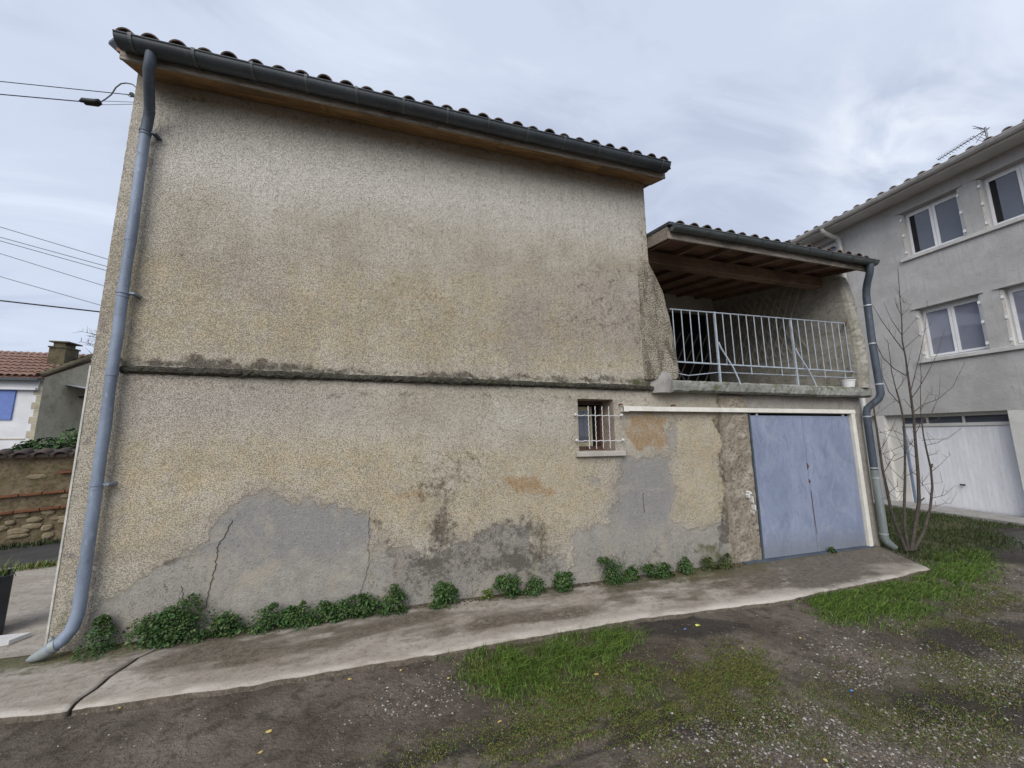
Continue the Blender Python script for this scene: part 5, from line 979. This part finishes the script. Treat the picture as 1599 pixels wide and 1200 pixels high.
# bare tree tips behind the corner
tw = thing('bare_tree', 'bare twigs of a distant tree showing past left house corner', 'tree', tuple(at(175, 690, 22) * np.array([1, 1, 0])))
base = at(178, 690, 22); top = at(176, 500, 22); gt = random.Random(2)
MB().tube([(base[0], 22, 0), (base[0], 22.1, base[2]), (top[0], 22, top[2])], [.16, .11, .02], 7).build('trunk', M['bark'], tw)
tips = [(127, 518), (138, 524), (125, 534), (135, 538), (146, 523), (150, 545), (142, 553), (148, 530), (155, 520)]
for u, v in tips:
    e = at(u, v, 22 + gt.uniform(-.5, .5)); s0 = at(176, v + 20, 22); mid = (np.array(s0) + e) / 2 + np.array([0, 0, .15]); b = MB().tube([s0, mid, e], [.03, .018, .006], 5)
    for _ in range(5): t = gt.uniform(.4, 1); c = mid + (e - mid) * t; b.tube([c, c + np.array([gt.uniform(-.4, .1), 0, gt.uniform(-.15, .35)])], [.008, .004], 4)
    b.build('branch', M['bark'], tw)

# ================================================================== bare shrub by the right hand downpipe
SY = 3.70; sb = at_z(1418, 862, -.05)
shrub = thing('bare_shrub', 'leafless many-stemmed young tree growing beside the garage downpipe', 'shrub', (float(sb[0]), float(sb[1]), -.05))
zq = lambda x, y, dy=0: at(1340 + x / 2.5, 400 + y / 2.5, SY + dy)
def stem(pts, r0, r1, dy0=0, dy1=0, parent=None, name='stem'):
    n_ = len(pts); q = [zq(x, y, dy0 + (dy1 - dy0) * i / (n_ - 1)) for i, (x, y) in enumerate(pts)]
    return MB().tube(q, [.82 * (r0 + (r1 - r0) * i / (n_ - 1)) for i in range(n_)], 7).build(name, M['bark'], parent or shrub, smooth=True)
s1 = stem([(186, 1150), (160, 1080), (130, 1000), (112, 910), (95, 830), (85, 760), (75, 690), (66, 630), (58, 570)], .026, .012, 0, .12)
s2 = stem([(195, 1150), (182, 1060), (180, 980), (183, 880), (183, 760), (178, 640), (160, 560), (148, 520)], .024, .011, 0, .06)
s3 = stem([(208, 1152), (222, 1060), (238, 960), (234, 850), (225, 740), (215, 620), (205, 540), (195, 470), (186, 400), (172, 330), (170, 240), (162, 150), (155, 50)], .030, .004, 0, -.05)
s4 = stem([(218, 1150), (255, 1080), (282, 985), (290, 900), (284, 830), (270, 770), (255, 700), (245, 620)], .024, .009, 0, .1)
stem([(284, 830), (290, 812)], .016, .012, .07, .07, s4, 'stub'); stem([(238, 960), (258, 945)], .016, .010, 0, 0, s3, 'stub'); stem([(160, 1100), (148, 1080)], .012, .009, 0, 0, s1, 'stub')
B = [(s3, [(205, 560), (235, 520), (270, 460), (310, 380), (338, 285)], .009, .003), (s3, [(205, 530), (225, 450), (245, 370), (262, 280), (270, 175)], .008, .003), (s3, [(188, 468), (140, 440), (95, 395), (70, 340), (68, 320)], .008, .003), (s3, [(178, 370), (140, 320), (90, 250), (55, 190)], .008, .003), (s3, [(176, 365), (215, 330), (260, 290), (290, 262)], .006, .002), (s3, [(171, 310), (130, 250), (98, 180)], .006, .002), (s3, [(171, 310), (205, 270), (240, 230)], .005, .002), (s3, [(170, 235), (195, 205), (220, 175)], .004, .0015), (s3, [(168, 230), (150, 195), (148, 190)], .004, .0015), (s3, [(162, 150), (180, 185), (190, 170)], .003, .0015),
     (s2, [(148, 520), (130, 450), (125, 400), (115, 330), (103, 340)], .008, .003), (s2, [(150, 525), (170, 500), (187, 470), (200, 400), (208, 360)], .006, .002), (s2, [(165, 580), (120, 530), (95, 470), (88, 400)], .007, .003), (s2, [(183, 780), (140, 800), (110, 790), (90, 760)], .006, .002), (s2, [(182, 700), (135, 680), (80, 690)], .006, .002), (s2, [(183, 880), (150, 850), (110, 810), (100, 770)], .005, .002), (s2, [(180, 1030), (150, 1010), (130, 990)], .005, .002), (s2, [(183, 760), (210, 730), (225, 700)], .005, .002), (s2, [(182, 920), (150, 920), (115, 870)], .004, .002),
     (s3, [(215, 610), (255, 580), (310, 560), (370, 510), (415, 420)], .008, .003), (s3, [(220, 660), (270, 650), (310, 640), (360, 600)], .006, .002), (s3, [(212, 600), (180, 560), (135, 570), (70, 620)], .005, .002), (s3, [(226, 750), (200, 730), (130, 760), (80, 780)], .006, .002), (s3, [(236, 860), (215, 845), (185, 860)], .008, .004), (s3, [(240, 900), (270, 890), (330, 885)], .004, .002), (s3, [(222, 700), (250, 640), (290, 610), (318, 540), (320, 465)], .006, .002), (s3, [(230, 790), (180, 760), (150, 700), (130, 660)], .004, .002),
     (s4, [(245, 620), (243, 540), (246, 460), (240, 400)], .007, .003), (s4, [(250, 720), (300, 715), (350, 715), (405, 670)], .005, .002), (s4, [(262, 740), (310, 730), (380, 690)], .005, .002), (s4, [(290, 840), (320, 815), (360, 775)], .005, .002), (s4, [(292, 945), (335, 935), (380, 895)], .005, .002), (s4, [(278, 990), (320, 970), (365, 965)], .004, .002), (s4, [(275, 780), (290, 775), (315, 772)], .004, .002), (s4, [(246, 600), (275, 540), (310, 545)], .004, .002), (s4, [(285, 940), (260, 900), (240, 880)], .004, .002),
     (s1, [(85, 760), (110, 720), (140, 660), (150, 620)], .005, .002), (s1, [(98, 850), (140, 780), (165, 770)], .006, .002), (s1, [(75, 690), (100, 690), (170, 720), (215, 730)], .004, .002), (s1, [(115, 930), (150, 900), (176, 905)], .004, .002), (s1, [(130, 1000), (165, 1030), (178, 1040)], .005, .003), (s1, [(105, 880), (125, 930), (170, 960)], .004, .002)]
gb_ = random.Random(8)
for par, p, r0, r1 in B:
    stem(p, r0, r1, gb_.uniform(-.02, .04), gb_.uniform(-.25, .3), par, 'branch')
    tw_ = MB()                                     # fine side twigs on each branch
    for _ in range(gb_.randint(2, 4)):
        k = gb_.randrange(1, len(p)); (xa, ya), (xb, yb) = p[k - 1], p[k]; f = gb_.random(); x, y = xa + (xb - xa) * f, ya + (yb - ya) * f
        dx, dy = gb_.uniform(-34, 34), -gb_.uniform(14, 46); tw_.tube([zq(x, y, .02), zq(x + dx * .45, y + dy * .4, .03), zq(x + dx, y + dy, .05)], [.0026, .002, .0012], 4)
    tw_.build('twigs', M['bark'], par, kind='stuff')

# ================================================================== weeds along the foot of the wall
WEEDS = [  # px u, v of foot, radius m, leaves, what sets it apart
    (155, 1010, .16, 420, 'pointed green weed clump right beside the left downpipe shoe'), (240, 1000, .20, 620, 'large bushy weed, left half of the widest clump'), (290, 995, .21, 620, 'large bushy weed, right half of the widest clump'), (358, 986, .13, 330, 'low weed with an orange leaf at its foot'),
    (412, 980, .15, 400, 'weed starting the long left row, under the cement patch'), (450, 975, .12, 300, 'low weed second in the long left row'), (482, 970, .13, 330, 'low weed third in the long left row'), (512, 966, .12, 300, 'small weed in the middle of the long left row'), (542, 961, .13, 330, 'weed right of the middle of long left row'), (576, 956, .13, 330, 'weed under the lower end of the wall crack'), (610, 951, .17, 460, 'taller weed ending the long left row'),
    (697, 942, .155, 440, 'round lone weed standing between row and middle plants'), (762, 930, .07, 120, 'small sparse yellowish weed left of the round middle weed'), (792, 928, .155, 440, 'round weed with a yellowish top near wall middle'), (838, 921, .12, 320, 'low weed between two rounder weeds near wall middle'), (881, 914, .14, 400, 'upright weed at the edge of right cement patch'),
    (955, 905, .19, 600, 'largest right-hand weed below the barred window'), (988, 900, .11, 260, 'weed touching the largest right-hand weed'), (1015, 897, .11, 260, 'left of two small weeds under white track'), (1036, 893, .11, 270, 'right of two small weeds under white track'),
    (1073, 882, .12, 340, 'narrow upright weed by the mossy foot of wall'), (1108, 878, .11, 260, 'left mossy clump growing at foot of wall near pier'), (1132, 875, .12, 280, 'right mossy clump growing against the broken pier'), (1300, 861, .05, 90, 'tiny weed at the right foot of blue garage door')]
YEL = [(.14, .17, .03), (.11, .14, .03), (.06, .10, .025)]; MOSSC = [(.065, .085, .018), (.05, .075, .02), (.09, .10, .025), (.03, .05, .012)]
for i, (u, v, r, n_, lb) in enumerate(WEEDS):
    c = at_z(u, v, .0); y = min(c[1], D - .06); g_ = np.random.default_rng(100 + i)
    y = D - .085 - .02 * g_.random(); x = c[0] * y / c[1]
    lob = [((g_.uniform(-.38, .38), g_.uniform(-.15, .1), g_.uniform(0, .7)), g_.uniform(.45, .7)) for _ in range(6)] + [((g_.uniform(-.5, .5), g_.uniform(-.05, .1), g_.uniform(.5, 1.05)), g_.uniform(.16, .34)) for _ in range(2)] + [((g_.uniform(-.75, .75), g_.uniform(-.2, .05), .02), g_.uniform(.25, .4)) for _ in range(2)]
    if i == 0: lob = [((0, 0, 0), .75), ((-.05, .05, .6), .5), ((-.1, .1, 1.05), .3)]
    nm = 'weed_plant'
    cl_ = leaf_clump(nm, (x, y, .01), r * 1.25, int(n_ * 3.4), (.019, .024, .021, .027)[i % 4] if i not in (21, 22) else .018, YEL if 'yellowish weed' in lb or 'sparse' in lb else MOSSC if 'mossy clump' in lb else GREENS, lb, 'weed', 'weeds along the foot of the wall', seed=200 + i, lobes=lob)

# ================================================================== grass and gravel
def scatter(poly, n, e=.1, fn=None, seed=0):
    g_ = np.random.default_rng(seed); P = np.array(poly); lo, hi = P.min(0) - e, P.max(0) + e; out_ = []; tot = 0
    while tot < n:
        q = g_.uniform(lo, hi, (n * 2, 2)); d = soft(q[:, 0], q[:, 1], poly, e)
        if fn is not None: d = d * fn(q[:, 0], q[:, 1])
        q = q[g_.random(len(q)) < d]; out_.append(q); tot += len(q)
        if len(q) == 0: break
    q = np.concatenate(out_)[:n]
    return np.column_stack([q, gz(q[:, 0], q[:, 1]) - .003])
clumpy = lambda s_, a, b, sd=5: (lambda x, y: sstep(a, b, fbm(x * s_, y * s_, sd)))
def tones(n, base, seed): g_ = np.random.default_rng(seed); b = np.array(base)[g_.integers(len(base), size=n)]; return b * g_.uniform(.6, 1.45, (n, 1))
BRIGHT = [(.125, .22, .036), (.10, .19, .03), (.165, .25, .05), (.07, .135, .026)]; DULL = [(.145, .155, .038), (.18, .17, .05), (.105, .13, .03), (.21, .18, .08)]
off_pave = lambda P: P[(P[:, 1] < front_y(P[:, 0]) - .0) | (P[:, 0] > 6.4 + (P[:, 1] - 3.19) * .62)]
def gr(name, poly, n, l0, l1, cols, fn, seed, label, wid=.005, lean=.6, e=.1):
    P = off_pave(scatter(poly, n, e, fn, seed)); k = len(P); blades(name, P, np.random.default_rng(seed).uniform(l0, l1, k), tones(k, cols, seed), M['blade'], wid, lean, seed, kind='stuff', label=label, cat='grass')
gr('tall_grass', G_TALL, 5200, .02, .125, BRIGHT + BRIGHT + DULL[:1], clumpy(7, .34, .7), 21, 'tuft of long bright grass at the pavement edge in the middle', .005, 1.3, .2)
gr('mid_grass', G_MID, 6500, .012, .05, BRIGHT + DULL, clumpy(6, .35, .65), 22, 'short grass spreading below the long tuft', .005, 1.25, .2)
gr('mossy_turf', G_MOSS, 26000, .006, .026, DULL + BRIGHT[:1], clumpy(5, .30, .62, 6), 23, 'thin mossy turf patches across the middle of the earth yard', .005, 1.3, .28)
gr('right_grass', G_RIGHT, 17000, .015, .07, BRIGHT + BRIGHT + DULL[:1], clumpy(6, .25, .62), 24, 'bright grass strip along the right end of the pavement', .0055, 1.25, .22)
gr('lawn', G_LAWN, 30000, .03, .08, [(.05, .075, .02), (.065, .09, .025), (.04, .06, .018)], clumpy(2, .1, .5), 25, 'dark lawn in front of the white garage door', .009, .8, .15)
gr('sparse_grass', G_SPARSE, 26000, .006, .022, DULL + BRIGHT[1:2], clumpy(4, .34, .62, 7), 26, 'sparse grass growing through the gravel on the right', .005, 1.0, .2)
P = scatter([(-4.9, 6.55), (-4.35, 6.68), (-3.0, 7.0), (-3.0, 7.12), (-4.4, 6.85), (-4.95, 6.68)], 1500, .05, None, 27); P[:, 2] = 0; blades('verge_grass', P, rng.uniform(.03, .10, len(P)), tones(len(P), BRIGHT + DULL, 3), M['blade'], .009, .8, 5, kind='stuff', label='strip of grass along the far edge of the side path', cat='grass')
P = np.array([GW(s_, -.02, .05 + o) for s_, o in zip(rng.uniform(-2, 2.5, 1800), rng.uniform(0, .28, 1800))]); blades('wall_foot_weeds', P, rng.uniform(.03, .12, len(P)), tones(len(P), [(.03, .05, .015), (.05, .07, .02)], 4), M['blade'], .012, .8, 6, kind='stuff', label='dark low weeds along the foot of the stone garden wall', cat='weeds')
# pebbles: real stones pressed in the earth
ico = bmesh.new(); bmesh.ops.create_icosphere(ico, subdivisions=1, radius=1); iv = np.array([v.co for v in ico.verts]); ifc = np.array([[v.index for v in f.verts] for f in ico.faces]); ico.free()
def pebbles(name, P, rad, cols, seed, label):
    g_ = np.random.default_rng(seed); n = len(P); k = len(iv); sc = rad[:, None] * g_.uniform([.7, .6, .4], [1.3, 1.1, .8], (n, 3)); az = g_.uniform(0, 6.28, n)
    base = iv[None] * (1 + .22 * g_.normal(size=(n, k, 1))) * sc[:, None, :]; c, s_ = np.cos(az)[:, None], np.sin(az)[:, None]
    X = base[..., 0] * c - base[..., 1] * s_; Y = base[..., 0] * s_ + base[..., 1] * c; V = np.stack([X, Y, base[..., 2]], -1) + P[:, None, :]; V[..., 2] += rad[:, None] * .18
    Fq = (ifc[None] + (np.arange(n) * k)[:, None, None]).reshape(-1, 3)
    np_mesh(name, V.reshape(-1, 3), Fq, M['pebble'], False, {'tone': np.repeat(np.append(cols, np.ones((n, 1)), 1), k, 0)}, kind='stuff', label=label, cat='gravel')
STC = [(.17, .15, .13), (.12, .10, .085), (.34, .33, .31), (.10, .08, .062), (.24, .22, .19), (.15, .115, .085), (.09, .08, .07), (.12, .10, .08), (.11, .085, .065)]
allP, allR = [], []
for i, (poly, n_) in enumerate(zip(GRAV, (12000, 1000, 1100, 1700))):
    P = off_pave(scatter(poly, n_, .22, clumpy(3.2, .28, .66, 11 + i), 40 + i)); allP.append(P); allR.append(np.random.default_rng(i).uniform(.003, .0085, len(P)) * np.random.default_rng(i + 9).choice([1, 1, 1, 1.5], len(P)))
P = off_pave(scatter([(-2.2, 2.4), (.2, 1.6), (5, 1.2), (9, 2.4), (7, 3.1), (1, 3.15), (-2.2, 3.25)], 4200, .1, clumpy(2.2, .3, .75, 14), 50)); allP.append(P); allR.append(np.random.default_rng(77).uniform(.002, .008, len(P)))
P = np.concatenate(allP); rad = np.concatenate(allR); pebbles('gravel', P, rad, tones(len(P), STC, 61), 62, 'pale pebbles scattered over the earth, thickest at lower right')
# crumbled dirt and dead bits gathered in the joint at the wall foot
jx = np.concatenate([rng.uniform(-2.6, 4.6, 2600), rng.uniform(-1.9, 0, 500)]); jy = D - .012 - np.abs(rng.normal(0, .05, len(jx))); keep = fbm(jx * 2.5, jx * 0, 71) > .36; jx, jy = jx[keep], jy[keep]
pebbles('joint_debris', np.column_stack([jx, jy, np.full(len(jx), PG + .002)]), rng.uniform(.002, .009, len(jx)), tones(len(jx), [(.06, .045, .03), (.09, .07, .045), (.13, .10, .07), (.045, .05, .02), (.05, .038, .028)], 72), 73, 'dark crumbs and dead bits gathered along the wall foot')
# small litter
def scrap(u, v, z, size, mat, name, label, cat, group=None, seed=0, lift=.012):
    g_ = random.Random(seed); c = at_z(u, v, z); zz_ = (gz(c[0], c[1]) if z < -.01 else z) + lift; k = 7; a0 = g_.uniform(0, 6); vs = []
    for i in range(k): a = a0 + 2 * math.pi * i / k; q = size * (1.0 if i % 3 else .6) * g_.uniform(.7, 1.1); vs.append((c[0] + math.cos(a) * q, c[1] + math.sin(a) * q * .7, zz_ + g_.uniform(-.3, .5) * size * .5))
    vs.append((c[0], c[1], zz_ + size * .25)); vs += [(x, y, q - .0025) for x, y, q in vs]
    n_ = k + 1
    MB().add(vs, [(i, (i + 1) % k, k) for i in range(k)] + [(n_ + (i + 1) % k, n_ + i, n_ + k) for i in range(k)] + [(i, n_ + i, n_ + (i + 1) % k, (i + 1) % k) for i in range(k)]).build(name, mat, None, label=label, cat=cat, group=group)
scrap(1090, 981, -.05, .030, M['yellow'], 'wrapper', 'crumpled yellow and white wrapper on wet earth near the pavement', 'wrapper', seed=1)
scrap(1070, 985, -.05, .016, M['bluebit'], 'plastic_scrap', 'tiny blue plastic scrap left of the yellow wrapper', 'litter', seed=2)
scrap(1330, 1080, -.05, .015, M['bluebit'], 'plastic_scrap', 'bright blue scrap lying in the gravel at right', 'litter', seed=3)
scrap(341, 989, .0, .020, M['orange'], 'fallen_leaf', 'orange leaf at the foot of the wall weeds', 'leaf', seed=4)
LEAFL = ['yellow leaf just in front of the pavement, right of its crack', 'pale leaf close to the pavement edge, left one of a close pair', 'pale yellow leaf beside the small pebbles left of the long grass', 'pale leaf on earth between long grass tuft and the moss', 'yellow leaf in the gravel at the bottom right edge', 'pale leaf alone on bare earth near the bottom left', 'yellow leaf just above the lowest one on the bare left earth', 'pale leaf at the left foot of the long grass', 'pale leaf close to the pavement edge, right one of a close pair', 'small leaf among the pebbles left of the grass', 'small leaf on thin moss below the long grass', 'small leaf on bare earth below the yellow wrapper', 'small leaf on gravel right of the yellow wrapper']
for i, (u, v) in enumerate(((187, 1108), (590, 1040), (626, 1047), (932, 1058), (1289, 1190), (407, 1177), (420, 1144), (700, 1060), (588, 1035), (545, 1062), (780, 1130), (1160, 1015), (1250, 1000))): scrap(u, v, -.05, .014 + .006 * (i % 3 == 0), M['deadleaf'], 'fallen_leaf', LEAFL[i], 'leaf', 'pale leaves on the earth', seed=10 + i)
